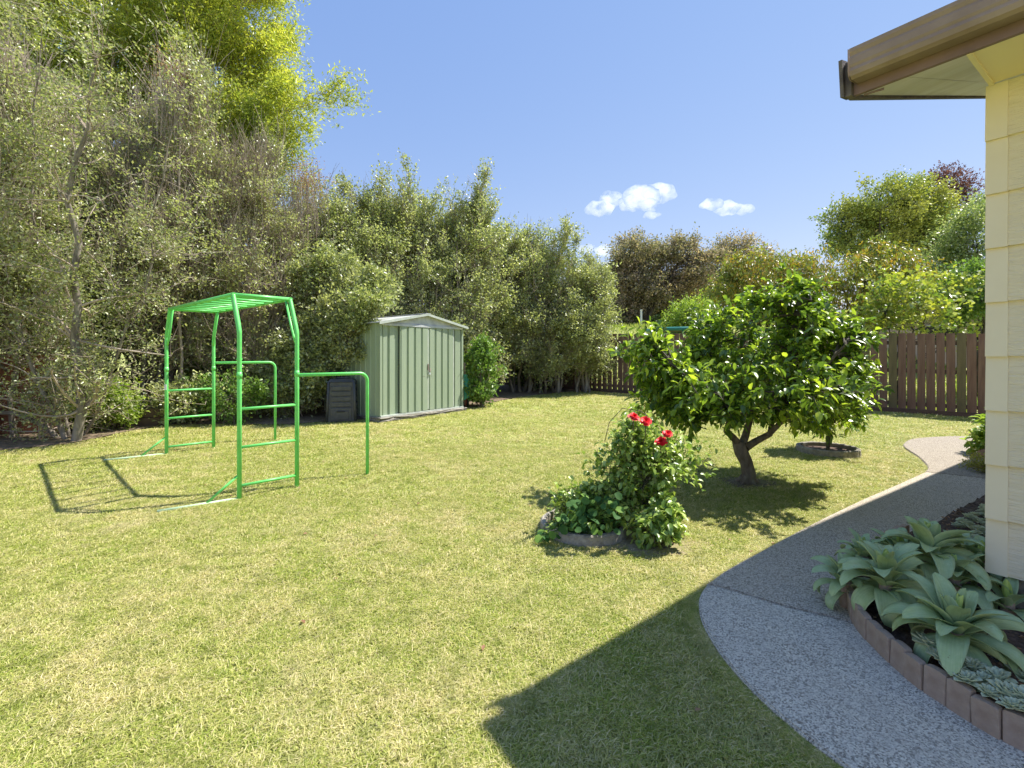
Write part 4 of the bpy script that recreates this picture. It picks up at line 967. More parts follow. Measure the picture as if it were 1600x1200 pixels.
# side walls and back, ribbed
for xs_, sgn in ((.0, -1), (sw, 1)):
    mb = MB(); pts = [(xs_ - sgn * .006, .03)]; k = .1
    while k < SD - .1:
        pts += [(xs_, k), (xs_ + sgn * .014, k + .008), (xs_ + sgn * .014, k + .03), (xs_, k + .038)]; k += .16
    pts += [(xs_, SD), (xs_ - sgn * .01, SD), (xs_ - sgn * .01, .03)]
    mb.prism([(p[0], p[1], 0) for p in pts], (0, 0, SH)); sp('side_wall', mb)
sp('back_wall', MB().box((sw / 2, SD, SH / 2), (sw, .01, SH)))
RH = .215
for (sgn) in (1, -1):
    mx_ = sw / 2
    x_e = -.07 if sgn == 1 else sw + .07
    mb = MB(); mb.prism([(x_e, -.10, SH - .002), (mx_, -.10, SH + RH), (mx_, -.10, SH + RH + .016), (x_e, -.10, SH + .014)], (0, SD + .2, 0)); sp('roof_panel', mb, 'zinc')
mb = MB(); mb.prism([(.0, -.035, SH + .003), (sw, -.035, SH + .003), (sw / 2, -.035, SH + RH - .004)], (0, .01, 0)); sp('gable', mb, 'zinc')
mb = MB(); mb.prism([(.0, SD, SH + .003), (sw, SD, SH + .003), (sw / 2, SD, SH + RH - .004)], (0, .01, 0)); sp('gable', mb, 'zinc')
for sgn in (1, -1):
    x_e = -.075 if sgn == 1 else sw + .075
    mb = MB(); mb.prism([(x_e, -.118, SH - .03), (sw / 2, -.118, SH + RH - .02), (sw / 2, -.118, SH + RH + .025), (x_e, -.118, SH + .02)], (0, .016, 0)); sp('barge_trim', mb, 'shed_trim')
sp('ridge_cap', MB().box((sw / 2, SD / 2 - .0, SH + RH + .022), (.14, SD + .24, .012), bev=.003), 'zinc')
# rough concrete slab
bm = bmesh.new(); bmesh.ops.create_cube(bm, size=1, matrix=Matrix.Translation((sw / 2, SD / 2 - .03, -.06)) @ Matrix.Diagonal((sw + .1, SD + .12, .115, 1)))
bmesh.ops.subdivide_edges(bm, edges=bm.edges, cuts=14, use_grid_fill=True)
for v in bm.verts:
    if v.co.z < -.01: v.co += Vector((rgf.uniform(-.02, .02), rgf.uniform(-.03, .02), rgf.uniform(-.008, .004)))
me = bpy.data.meshes.new('slab'); bm.to_mesh(me); bm.free(); me.materials.append(M['concrete']); link('slab', me, None, shed)

# wheelbarrow stood on end by the shed
c = at(727, 634, 10.85); zc = Z(c[0], c[1])
wb = empty('wheelbarrow', (c[0], c[1], zc), .5, 'green wheelbarrow with a red wheel stood upright against the right side of the shed', 'wheelbarrow')
link('tray', MB().prism([(-.03, 0, .2), (.10, .02, .26), (.12, .0, .62), (.04, 0, .78), (-.03, 0, .78)], (0, .5, 0)).mesh('tray', M['teal']), None, wb)
wl = link('wheel', MB().tube([(.10 + .0, .2 + .13 * math.cos(t * math.pi / 8), .15 + .13 * math.sin(t * math.pi / 8)) for t in range(17)], .026, 8, cap=False).mesh('wheel', M['black']), None, wb)
link('rim', MB().tube([(.08, .2, .15), (.125, .2, .15)], .095, 14).mesh('rim', M['red_plastic']), None, wl)
for y_ in (.04, .44): link('handle', MB().tube([(.0, y_, .1), (.02, y_, .6), (.0, y_, 1.05)], .014, 8).mesh('handle', M['fascia']), None, wb)

# ------------------------------------------------------------------ compost bin
c = at(533, 657, 8.85); zc = Z(c[0], c[1])
cb = empty('compost_bin', (c[0], c[1], zc), math.radians(14), 'black slatted plastic compost bin standing left of the shed', 'compost bin')
def cpart(name, mb, mat='bin', parent=cb): return link(name, mb.mesh(name, M[mat]), None, parent)
def frust(w0, w1, z0, z1, cy=.25):
    mb = MB(); b_ = [(-w0, cy - w0, z0), (w0, cy - w0, z0), (w0, cy + w0, z0), (-w0, cy + w0, z0)]; t_ = [(-w1, cy - w1, z1), (w1, cy - w1, z1), (w1, cy + w1, z1), (-w1, cy + w1, z1)]
    v0 = [mb.bm.verts.new(p) for p in b_]; v1 = [mb.bm.verts.new(p) for p in t_]
    mb.bm.faces.new(v0[::-1]); mb.bm.faces.new(v1)
    for i in range(4): mb.bm.faces.new((v0[i], v0[(i + 1) % 4], v1[(i + 1) % 4], v1[i]))
    return mb
cpart('body', frust(.255, .225, 0, .74))
for i in range(4):
    a = [(-1, -1), (1, -1), (1, 1), (-1, 1)][i]
    cpart('corner_post', MB().tube([(a[0] * .25, .25 + a[1] * .25, 0), (a[0] * .222, .25 + a[1] * .222, .745)], .026, 6))
def fy(z): return .25 - (.255 - .03 * z / .74) - .008
for i in range(4):
    z = .335 + .098 * i; o = cpart('slat', MB().box((0, fy(z), z), (.345, .03, .078), bev=.008))
o = cpart('hatch', MB().box((.0, fy(.14) - .006, .145), (.36, .03, .25), bev=.01))
cpart('hatch_panel', MB().box((.0, fy(.14) - .026, .14), (.27, .018, .17), bev=.006), parent=o)
cpart('hatch_grip', MB().box((.0, fy(.2) - .038, .205), (.15, .014, .025), bev=.004), 'black', o)
for sd_ in (-1, 1):
    for i in range(6):
        z = .07 + .115 * i; cpart('side_slat', MB().box((sd_ * (.255 - .03 * z / .74 + .006), .25, z), (.024, .36, .09), bev=.006))
mb = frust(.245, .19, .745, .80); cpart('lid', mb)
cpart('lid_grip', MB().box((0, .25, .815), (.2, .05, .03), bev=.01))

# ------------------------------------------------------------------ edging rings
def ring(name, label, c, R, h, w_, parent_z=0):
    z = Z(c[0], c[1]); root = None
    bm = bmesh.new(); n = 56; prof_ = [(R - w_, -.04), (R - w_ + .004, h - .008), (R - w_ + .012, h), (R - .012, h), (R, h - .012), (R + .008, -.04)]
    rg = random.Random(int(R * 1000)); rings = []
    for i in range(n):
        a = i / n * 2 * math.pi; j = rg.uniform(-.003, .003); rings.append([bm.verts.new(((r + j) * math.cos(a), (r + j) * math.sin(a), zz + (rg.uniform(-.003, .003) if zz > 0 else 0))) for r, zz in prof_])
    for i in range(n):
        for k in range(len(prof_) - 1): bm.faces.new((rings[i][k], rings[(i + 1) % n][k], rings[(i + 1) % n][k + 1], rings[i][k + 1]))
    bmesh.ops.recalc_face_normals(bm, faces=bm.faces)
    me = bpy.data.meshes.new(name); bm.to_mesh(me); bm.free(); me.materials.append(M['concrete'])
    o = link(name, me); o.location = (c[0], c[1], z); tag(o, label, 'edging ring')
    mb = MB(); mb.prism([((R - w_) * math.cos(i * math.pi / 14), (R - w_) * math.sin(i * math.pi / 14), h * .35) for i in range(28)], (0, 0, -.05)); link('soil', mb.mesh('soil', M['soil']), None, o)
    return o
ring('edging_ring', 'low round concrete ring around the red rose bush', RING_ROSE, .35, .075, .05)
ring('edging_ring', 'low round concrete ring around the thin trunk of the small tree', SMALL[:2], .39, .085, .06)
# bare soil at the lemon tree foot
def soil_patch(label, c, rx, ry, seed, mat='soil', h=.008):
    rg = random.Random(seed); pts_ = []
    for i in range(40):
        a = i / 40 * 2 * math.pi; r = 1 + .12 * math.sin(3 * a + seed) + rg.uniform(-.07, .07); x, y = c[0] + rx * r * math.cos(a), c[1] + ry * r * math.sin(a); pts_.append((x, y, Z(x, y) + h))
    mb = MB(); mb.sheet(pts_); bmesh.ops.triangulate(mb.bm, faces=mb.bm.faces); o = mb.build('bare_soil', M[mat]); tag(o, label, None, None, 'structure')
M['lemon_soil'] = mat_simple('lemon_soil', (.07, .05, .03), (.24, .19, .12), 30, .95, 1, 70, third=(.20, .20, .08))
M['dry_soil'] = mat_simple('dry_soil', (.22, .17, .10), (.40, .32, .21), 18, .95, 1, 60, third=(.28, .27, .10))
soil_patch('dark bare soil at the foot of the lemon tree', LEMON, .30, .22, 1, 'lemon_soil')
soil_patch('dry bare earth on the lawn right of the rose ring', (1.02, 3.62), .42, .24, 2, 'dry_soil')

# ------------------------------------------------------------------ lemon tree
def big_leaf_mesh(name, L, W, mat, droop=.18, fold=.22):
    rngl = np.random.default_rng(1)
    v, f = leaf_arrays(rngl, np.zeros((1, 3)), np.array([[1.0, 0, 0]]), L, W, 50, fold, 'oval'); me = np_mesh(name, v, f, np.full(len(f), .35)); me.materials.append(mat); return me
lb = np.array((LEMON[0], LEMON[1], Z(LEMON[0], LEMON[1])))
rng = np.random.default_rng(77)
YL = lb[1]
def LE(px, py, a, b_, dy=0, ry=.95): c = at(px, py, YL + dy); return (c[0], c[1], c[2], a / F * YL, a / F * YL * ry, b_ / F * YL)
ells = [LE(1195, 545, 98, 88, 0, 1), LE(1060, 590, 58, 54, -.2), LE(1120, 550, 70, 58, .4), LE(1270, 545, 72, 72, .3), LE(1310, 580, 46, 52, -.2), LE(1215, 478, 48, 34, 0), LE(1120, 620, 70, 36, -.6), LE(1240, 610, 72, 38, -.6), LE(1200, 570, 80, 60, .7), LE(1330, 545, 34, 40, 0), LE(1025, 570, 42, 50, -.3), LE(1070, 640, 50, 30, -.3), LE(1300, 640, 50, 32, 0), LE(1035, 618, 46, 34, -.2), LE(1190, 632, 62, 28, -.25), LE(1165, 620, 50, 30, .4), LE(1110, 640, 48, 24, -.5)]
lemon = empty('lemon_tree', lb, 0, 'broad glossy dark-green lemon tree with a short crooked trunk in the lawn', 'tree')
# hand-placed trunk and forks
fork = at(1162, 700, YL)
trunkP = [np.array(lb) - (0, 0, .05), at(1170, 740, YL), at(1166, 722, YL), at(1158, 706, YL), at(1153, 690, YL)]
mb = MB(); off_ = Vector(lb)
mb.tube([Vector(p) - off_ for p in trunkP], [.095, .072, .066, .072, .062], 12)
for e in range(5):
    a = e * 1.26; mb.tube([Vector((math.cos(a) * .15, math.sin(a) * .13, -.02)), Vector((math.cos(a) * .07, math.sin(a) * .06, .04)), Vector((0, 0, .14))], [.012, .03, .03], 7)
link('trunk', mb.mesh('trunk', M['bark']), None, lemon)
limbs = [[(1153, 692), (1143, 681), (1135, 674), (1140, 655), (1120, 620), (1080, 590), (1050, 570)], [(1165, 700), (1180, 690), (1203, 678), (1206, 660), (1196, 635), (1205, 590), (1225, 540)], [(1160, 694), (1165, 680), (1172, 655), (1165, 620), (1150, 580), (1160, 540), (1175, 500)],
         [(1200, 680), (1215, 665), (1235, 640), (1262, 610), (1285, 580), (1305, 555), (1320, 540)], [(1140, 655), (1150, 620), (1130, 580), (1115, 550), (1110, 530), (1105, 515), (1100, 500)], [(1196, 635), (1215, 600), (1245, 560), (1260, 520), (1262, 495), (1265, 480), (1268, 470)]]
P1 = np.array([[at(px, py, YL + (.0 if k == 0 else dy * k / 6)) for k, (px, py) in enumerate(l)] for l, dy in zip(limbs, (-.5, .3, .5, -.4, .6, -.3))])
R1 = np.array([.04, .042, .045, .03, .026, .026])[:, None] * np.linspace(1, .4, 7)[None]
link('limbs', tubes_mesh('limbs', P1 - lb, R1, 8), M['bark'], lemon)
n2 = 300; T2 = sample_ell(rng, ells, n2, .3, .92); cand = P1[:, 2:].reshape(-1, 3); j = np.linalg.norm(T2[:, None] - cand[None], axis=2).argmin(1); S2 = cand[j]
P2 = bez(S2, S2 + (T2 - S2) * .35 + (0, 0, .08), T2 - (T2 - S2) * .2 + (0, 0, .05), T2, 7); R2 = np.linspace(.012, .004, 7)[None] * np.ones((n2, 1))
n3 = 1550; k = rng.integers(0, n2, n3); t = rng.integers(3, 7, n3); S3 = P2[k, t]; cen = np.array(at(1190, 590, YL)); D3 = norm(rand_dir(rng, n3) * .8 + norm(S3 - cen) * .7 + (0, 0, .25)); L_ = rng.uniform(.06, .30, n3)[:, None]
P3 = bez(S3, S3 + D3 * L_ * .3, S3 + D3 * L_ * .6, S3 + D3 * L_, 4); R3 = np.full((n3, 4), .0026)
o = link('branches', join_tubes('branches', [(P2 - lb, R2, 5), (P3 - lb, R3, 3)]), M['twig_dark'], lemon); o['kind'] = 'stuff'
gl = dict(P3=P3, D3=D3)
P, D, L, W = leaves_on(rng, gl, 9, .022, .092, .046, droop=.25, back=.9)
# the 300 outermost leaves towards the camera are leaves of their own, the rest one part
front = np.argsort(P[:, 1] * 1.0 + np.abs(rng.normal(size=len(P))) * .35)[:290]
mask = np.zeros(len(P), bool); mask[front] = True
o = link('crown', leaf_mesh('crown', rng, P[~mask] - lb, D[~mask], L[~mask], W[~mask], up=.9, shape='oval'), M['lemon'], lemon); o['kind'] = 'stuff'
lms = []
for q in range(4):
    me_ = big_leaf_mesh('leaf', 1.0, .5, M['lemon']); me_.attributes['rnd'].data.foreach_set('value', np.full(len(me_.polygons), [.1, .4, .7, .97][q], np.float32)); lms.append(me_)
def orient(D, upv):
    x_ = Vector(D).normalized(); y_ = Vector(upv).cross(x_).normalized(); z_ = x_.cross(y_); return Matrix((x_, y_, z_)).transposed().to_4x4()
for i in front:
    o = link('leaf', lms[rgf.choice((0, 0, 1, 1, 2, 3))], None, lemon)
    upv = Vector((rgf.uniform(-.6, .6), rgf.uniform(-.8, .2), 1)); mtx = Matrix.Translation(Vector(P[i] - lb)) @ orient(D[i], upv) @ Matrix.Scale(float(L[i]), 4); o.matrix_local = mtx
# pale new shoots on top
# small tree in the ring
sb = np.array((SMALL[0], SMALL[1], Z(SMALL[0], SMALL[1])))
def SE(px, py, a, b_): c = at(px, py, sb[1]); return (c[0], c[1], c[2], a / F * sb[1], a / F * sb[1] * .9, b_ / F * sb[1])
rngs = np.random.default_rng(9)
tree('young_tree', 'small young citrus tree with a thin straight trunk in a concrete ring', 'tree', sb, [SE(1300, 632, 42, 28), SE(1328, 615, 32, 30), SE(1275, 628, 28, 24)], 92, 'lemon', None, bark='bark', twig='twig_dark', per=8, leaf=(.10, .045), jit=.025, droop=.5,
     shape='oval', up_leaf=.9, n1=3, n2=60, n3=260, r0=.02, len3=.2, up=.1, spread=.008, fork=.45)

# ------------------------------------------------------------------ rose bush and companions
rb = np.array((RING_ROSE[0] + .08, RING_ROSE[1], Z(*RING_ROSE)))
YR = rb[1]
def RE(px, py, a, b_, dy=0): c = at(px, py, YR + dy); return (c[0], c[1], c[2], a / F * YR, a / F * YR * .8, b_ / F * YR)
rose, gr = tree('rose_bush', 'bushy rose with four red blooms growing in the concrete ring', 'rose bush', rb, [RE(890, 805, 24, 14, -.1), RE(925, 780, 28, 18), RE(992, 712, 32, 44), RE(958, 752, 32, 28), RE(1018, 720, 32, 36), RE(1058, 715, 30, 20, .1), RE(998, 676, 22, 20), RE(930, 785, 36, 24), RE(1005, 770, 36, 32)],
     95, 'rose', None, bark='twig_dark', twig='shrub_green' if False else 'twig_dark', per=9, leaf=(.05, .034), jit=.02, n1=11, n2=130, n3=560, r0=.008, len3=.19, up=.3, out=.4, spread=.07, up_leaf=1.2, shape='oval', droop=.2)
def rose_flower(px, py, R, Y, lab=None):
    c = Vector(at(px, py, Y)); rg = random.Random(px); mb = MB()
    for ringi, (nP, rr, tilt) in enumerate(((9, 1.0, .25), (9, .82, .6), (7, .6, .95), (6, .4, 1.2), (4, .22, 1.45))):
        for i in range(nP):
            a = i / nP * 6.283 + ringi * .5 + rg.uniform(-.15, .15); r = R * rr * rg.uniform(.85, 1.1); ca, sa = math.cos(a), math.sin(a); w_ = r * .62
            out_ = Vector((ca * math.cos(tilt), sa * math.cos(tilt), math.sin(tilt))); sd_ = Vector((-sa, ca, 0))
            b0_ = Vector((0, 0, R * .1 * ringi)); p1 = b0_ + out_ * r * .55 + sd_ * w_ * .5; p2 = b0_ + out_ * r * .55 - sd_ * w_ * .5; p3 = b0_ + out_ * r - Vector((0, 0, r * .12)) + sd_ * w_ * .35; p4 = b0_ + out_ * r - Vector((0, 0, r * .12)) - sd_ * w_ * .35
            v = [mb.bm.verts.new(q_) for q_ in (b0_, p1, p3, p4, p2)]; mb.bm.faces.new(v)
    me = mb.mesh('flower', M['petal']); o = link('flower', me, None, rose); o.location = c - Vector(rb); o.rotation_euler = (rg.uniform(.3, .7), rg.uniform(-.3, .3), 0)
    bpos = Vector(at(px - 5, py + 40, YR)); link('stem', MB().tube([bpos - Vector(rb), (bpos + c) / 2 - Vector(rb) + Vector((.01, 0, 0)), c - Vector(rb)], .0035, 6).mesh('stem', M['twig_dark']), None, rose)
for px, py, R in ((990, 655, .052), (1009, 661, .046), (1043, 681, .042), (1033, 693, .050)): rose_flower(px, py - 2, R * 1.05, YR - .26)
# bare arching stems
pa = [at(945, 690, YR), at(952, 660, YR), at(972, 638, YR), at(1000, 642, YR), at(1020, 655, YR)]
link('stem', MB().tube([Vector(p - rb) for p in pa], .003, 5).mesh('stem', M['twig_dark']), None, rose)
# broad-leaved plant in the front of the ring
c = at(905, 825, YR - .22); pb = np.array((c[0], c[1], Z(c[0], c[1]) + .02))
bp_ = empty('broad_leaf_plant', pb, 0, 'low plant with large rounded dark leaves at the front left of the rose ring', 'plant')
def round_leaf(name, mat):
    v = [(0, 0, 0)]; n = 12
    for i in range(n):
        a = -math.pi + i / (n - 1) * 2 * math.pi * .98 + .03; r = .5 * (1 + .06 * math.cos(5 * a)); v.append((.42 + r * math.cos(a) * 1.05, r * math.sin(a) * 1.0, .07 * abs(math.sin(a)) - .16 * max(0, math.cos(a)) ** 2))
    f = [(0, i, i + 1) for i in range(1, n)]; f = [(0, i, i + 1) for i in range(1, n)]
    v[0] = (.25, 0, 0); f.append((0, n, 1))
    me = np_mesh(name, np.array(v), np.array(f), np.full(len(f), .4), smooth=True); me.materials.append(mat); return me
rl = []
for q in range(3):
    me_ = round_leaf('leaf', M['vine_leaf']); me_.attributes['rnd'].data.foreach_set('value', np.full(len(me_.polygons), [.05, .4, .95][q], np.float32)); rl.append(me_)
rg = random.Random(17)
stm = MB()
for i in range(120):
    px = rg.uniform(868, 965) if i > 14 else rg.uniform(842, 880); py = rg.uniform(770, 832) if px > 890 else rg.uniform(800, 838)
    if px < 900: py = max(py, 835 - (px - 840) * .9)
    p = Vector(at(px, py, YR - rg.uniform(.12, .42) * (1 if px > 880 else .8))); zmin = Z(p.x, p.y) + .03; p.z = max(p.z, zmin)
    stm.tube([Vector((rg.uniform(-.06, .1), rg.uniform(0, .1), 0)), (p - Vector(pb)) * .6 + Vector((0, 0, .05)), p - Vector(pb)], .0022, 4, cap=False)
    o = link('leaf', rg.choice(rl), None, bp_); a = rg.uniform(-2.6, -.4) 
    D_ = Vector((math.cos(a), math.sin(a), rg.uniform(-1.0, -.1))); o.matrix_local = Matrix.Translation(p - Vector(pb)) @ orient(D_, (rg.uniform(-.7, .6), rg.uniform(-.9, .1), 1)) @ Matrix.Scale(rg.uniform(.035, .07), 4)
link('stems', stm.mesh('stems', M['shrub_green']), None, bp_)
# pale bush lower right of the ring
c = at(1028, 850, YR - .30); qb = np.array((c[0], c[1], Z(c[0], c[1])))
def QE(px, py, a, b_): c = at(px, py, qb[1]); return (c[0], c[1], c[2], a / F * qb[1], a / F * qb[1] * .7, b_ / F * qb[1])
tree('pale_bush', 'small pale-green bush with larger leaves at the right of the rose ring', 'bush', qb, [QE(1030, 808, 27, 22), QE(1015, 820, 22, 16), QE(1040, 815, 18, 18)], 97, 'rose', None, bark='twig_dark', twig='twig_dark', per=7, leaf=(.065, .042), jit=.015, n1=5, n2=30, n3=95, r0=.006, len3=.08, up=.3, spread=.03, up_leaf=1.3, shape='oval', droop=.5)

# ------------------------------------------------------------------ edging tiles round the bed
path_pts = [np.array(p) for p in TILE]
seg = [0]; 
for i in range(1, len(path_pts)): seg.append(seg[-1] + np.linalg.norm(path_pts[i] - path_pts[i - 1]))
def along(pts_, cum, s):
    i = min(max(int(np.searchsorted(cum, s)), 1), len(pts_) - 1); t = (s - cum[i - 1]) / (cum[i] - cum[i - 1]); return pts_[i - 1] * (1 - t) + pts_[i] * t, norm(pts_[i] - pts_[i - 1])
full = [np.array(p) for p in BED[len(BED) // 2:]] + path_pts[1:]
cum = [0]
for i in range(1, len(full)): cum.append(cum[-1] + np.linalg.norm(full[i] - full[i - 1]))
p0, _ = along(full, cum, .3)
edg = empty('garden_edging', (p0[0], p0[1], gplane(*p0)), 0, 'curved row of upright clay edging bricks between path and succulent bed', 'edging')
bms = []
for q in range(3):
    mb = MB(); hh = .150; wv = .084
    prof_ = [(-wv / 2, -.03), (wv / 2, -.03)] + [(wv / 2 * math.cos(t), hh - .010 + .010 * math.sin(t) ** .7) for t in np.linspace(0, math.pi, 9)]
    mb.prism([(x_, -.017, z_) for x_, z_ in prof_], (0, .034, 0))
    bmesh.ops.bevel(mb.bm, geom=[e for e in mb.bm.edges if abs(e.verts[0].co.y - e.verts[1].co.y) < 1e-5], offset=.0025, segments=1, affect='EDGES')
    bms.append(mb.mesh('edging_brick', M['brick_edge']))
s = .02
while s < cum[-1] - .1:
    p, t = along(full, cum, s); nrm = np.array((t[1], -t[0])); 
    p = p + nrm * .0 
    o = link('edging_brick', bms[rg.randrange(3)], None, edg); o.location = Vector((p[0], p[1], gplane(*p) + rg.uniform(-.006, .006))) - Vector(edg.location)
    o.rotation_euler = (rg.uniform(-.06, .06), rg.uniform(-.02, .02), math.atan2(t[1], t[0]) + rg.uniform(-.04, .04)); s += .0875

# ------------------------------------------------------------------ agaves
def agave_leaf(name, L, W, curl, rise, mat, nu=12, nv=6, cup=.34, wave=0):
    V, Fc = [], []
    ang = rise; x = z = 0.0; pts_ = []
    for i in range(nu + 1):
        pts_.append((x, z, ang)); ds = L / nu; x += math.cos(ang) * ds; z += math.sin(ang) * ds; ang -= curl / nu * (1 + 1.2 * (i / nu))
    for i, (x, z, a_) in enumerate(pts_):
        t = i / nu
        w_ = W * .5 * (0.42 + 1.25 * t - .0 * t * t) if t < .45 else W * .5 * (1.0 - ((t - .45) / .55) ** 2.3) * .985
        w_ = W * .5 * (math.sin(min(1, (t * .82 + .13)) * math.pi) ** .72) if t < .999 else .001
        if t > .93: w_ *= max(0.02, (1 - t) / .07 * .8 + .1)
        for j in range(nv + 1):
            s_ = (j / nv - .5) * 2; h_ = cup * w_ * (s_ * s_) + (.0 if not wave else wave * w_ * math.sin(t * 11) * abs(s_))
            V.append((x - math.sin(a_) * h_, s_ * w_, z + math.cos(a_) * h_))
    n1 = nv + 1
    top = len(V)
    for i, (x, z, a_) in enumerate(pts_):       # underside gives the leaf its thickness
        t = i / nu; th = .006 * (1 - t) ** .6 + .0012
        for j in range(nv + 1):
            vx, vy, vz = V[i * n1 + j]; s_ = abs((j / nv - .5) * 2); k_ = th * (1 - .75 * s_); V.append((vx + math.sin(a_) * k_, vy * .995, vz - math.cos(a_) * k_))
    for i in range(nu):
        for j in range(nv):
            a = i * n1 + j; Fc.append((a, a + n1, a + n1 + 1, a + 1)); b = a + top; Fc.append((b, b + 1, b + n1 + 1, b + n1))
        for j in (0, nv):
            a = i * n1 + j; b = a + top; Fc.append((a, b, b + n1, a + n1) if j == 0 else (a, a + n1, b + n1, b))
    me = np_mesh(name, np.array(V), np.array(Fc), smooth=True); me.materials.append(mat); return me
AL = {}
for q, (L, W, curl, rise) in enumerate(((.30, .112, 1.25, .62), (.28, .108, 1.0, .9), (.24, .098, .6, 1.15), (.17, .07, .25, 1.38), (.28, .105, 1.8, .35))):
    AL[q] = agave_leaf('leaf', L, W, curl, rise, M['agave'], wave=.05 if q in (0, 4) else 0)
AB = agave_leaf('leaf', .15, .05, -.1, 1.45, M['agave_bud'], cup=.9)
def agave(loc, scale, seed, label, counts=((4, 6), (0, 7), (1, 6), (2, 5), (3, 3)), tilt=(0, 0)):
    rg = random.Random(seed); z0 = float(gplane(loc[0], loc[1])) + .04
    r = empty('agave', (loc[0], loc[1], z0), rg.uniform(0, 6), label, 'agave', 'soft-leaved agaves in the bed by the house corner')
    hh = loc[2] - z0; 
    link('stem', MB().tube([(0, 0, -.04), (.004, .0, hh * .5), (0, 0, hh + .02)], [.03, .034, .026], 10).mesh('stem', M['brick_edge']), None, r)
    a = rg.uniform(0, 6.28)
    for q, n in counts:
        for i in range(n):
            a += 2.39996 + rg.uniform(-.25, .25); zoff = {4: -.06, 0: -.03, 1: 0, 2: .015, 3: .025}[q]
            o = link('leaf', AL[q], None, r); s_ = scale * rg.uniform(.85, 1.12); o.location = (0.018 * math.cos(a), .018 * math.sin(a), hh + zoff + rg.uniform(-.01, .01)); o.rotation_euler = (rg.uniform(-.2, .2), rg.uniform(-.18, .18), a); o.scale = (s_, s_ * rg.uniform(.9, 1.1), s_)
    for i in range(2):
        o = link('leaf', AB, None, r); o['label'] = 'pale yellow-green unopened centre leaf'; o.location = (0, 0, hh + .03); o.rotation_euler = (rg.uniform(-.08, .08), rg.uniform(-.1, .1), i * 3.1 + .6); o.scale = (scale,) * 3
def A(px, py, z): v = (py - HY) / F; t = (CH - z) / v; return ((px - CX) / F * t, t, z)
agave(A(1494, 985, .26), .92, 3, 'largest agave rosette at the front right of the bed, beside the pale rosettes', counts=((4, 5), (0, 8), (1, 8), (2, 6), (3, 3)))
agave(A(1384, 905, .30), .88, 5, 'agave rosette at the left front of the bed, overhanging the path joint')
agave(A(1452, 862, .34), .98, 8, 'tallest agave rosette at the back of the bed facing the path')
agave(A(1322, 905, .22), .62, 9, 'small agave rosette at the outermost left point of the bed', counts=((4, 5), (0, 6), (1, 6), (2, 4), (3, 2)))
agave(A(1350, 868, .24), .6, 12, 'small pale agave rosette at the back left, half hidden behind its neighbours', counts=((0, 6), (1, 6), (2, 4), (3, 2)))
agave(A(1575, 945, .17), .72, 14, 'low agave rosette tucked under the cream wall corner', counts=((4, 4), (0, 5), (1, 3), (2, 2)))
agave(A(1535, 878, .20), .70, 15, 'agave rosette beyond the wall corner between the big rosettes and the far succulents', counts=((4, 4), (0, 5), (1, 5), (2, 3)))
agave(A(1425, 950, .16), .62, 16, 'young agave low down between the two front rosettes', counts=((0, 5), (1, 5), (2, 4)))

agave(A(1408, 868, .27), .7, 18, 'agave rosette wedged between the tall back rosette and the left front one', counts=((0, 6), (1, 5), (2, 4), (3, 2)))
agave(A(1492, 905, .24), .74, 19, 'agave rosette filling the middle of the bed behind the largest one', counts=((4, 4), (0, 6), (1, 5), (2, 4)))
agave(A(1500, 862, .22), .66, 20, 'agave rosette at the right back of the bed, next to the far succulent clump', counts=((4, 4), (0, 6), (1, 5), (2, 3)))
# echeverias: near ones with their own leaves
def ech_leaf(mat): return agave_leaf('leaf', .058, .034, .1, .35, mat, nu=6, nv=4, cup=.5)
EL = [ech_leaf(M['echeveria']), ech_leaf(M['echeveria_blue'])]
def echeveria(p, scale, seed, label, blue=0, group='pale echeveria rosettes along the edging'):
    rg = random.Random(seed); r = empty('echeveria', p, rg.uniform(0, 6), label, 'succulent', group); a = 0
    r.rotation_euler.x = rg.uniform(-.25, .25); r.rotation_euler.y = rg.uniform(-.25, .25)
    for i in range(24):
        t = i / 24; a += 2.39996; o = link('leaf', EL[blue], None, r); s_ = scale * (1.05 - .62 * t); o.location = (.006 * math.cos(a), .006 * math.sin(a), .012 + .012 * t); o.rotation_euler = (0, -t * 1.0 + .1, 0)
        o.rotation_mode = 'XYZ'; o.matrix_local = Matrix.Translation(o.location) @ Matrix.Rotation(a, 4, 'Z') @ Matrix.Rotation(-t * 1.05 + .12, 4, 'Y') @ Matrix.Scale(s_, 4)
ORD = ['first', 'second', 'third', 'fourth', 'fifth', 'sixth', 'seventh', 'eighth', 'ninth', 'tenth', 'eleventh', 'twelfth', 'thirteenth', 'fourteenth', 'fifteenth', 'sixteenth', 'seventeenth']
SPOTS = [(1447, 1020, 1.15, 0), (1490, 1030, 1.25, 0), (1476, 1047, .95, 0), (1520, 1058, .95, 0), (1512, 1078, .9, 0), (1537, 1077, .7, 0), (1560, 1076, 1.05, 0), (1572, 1100, 1.1, 0), (1596, 1072, 1.0, 0), (1600, 1108, 1.2, 0), (1565, 1045, .7, 1), (1590, 1040, .55, 1), (1630, 1095, 1.1, 0), (1625, 1130, 1.1, 0), (1605, 1000, .8, 0), (1460, 1036, .6, 0), (1500, 1062, .6, 0), (1545, 1098, .7, 0), (1585, 1120, .75, 0)]
pale_px = sorted(q_[0] for q_ in SPOTS if not q_[3]); k = 0
for px, py, sc, bl in SPOTS:
    p = A(px, py - 8, .168 if not bl else .13); k += 1
    lab = f'pale grey-green rosette behind the clay edging, {ORD[pale_px.index(px)]} from the left end of the row' if not bl else ('bluish rosette under the large front agave, nearer the pale rosettes' if px < 1580 else 'bluish rosette under the large front agave, nearer the wall')
    echeveria(p, sc, k, lab, bl, 'bluish rosettes under the agave' if bl else 'pale echeveria rosettes along the edging')
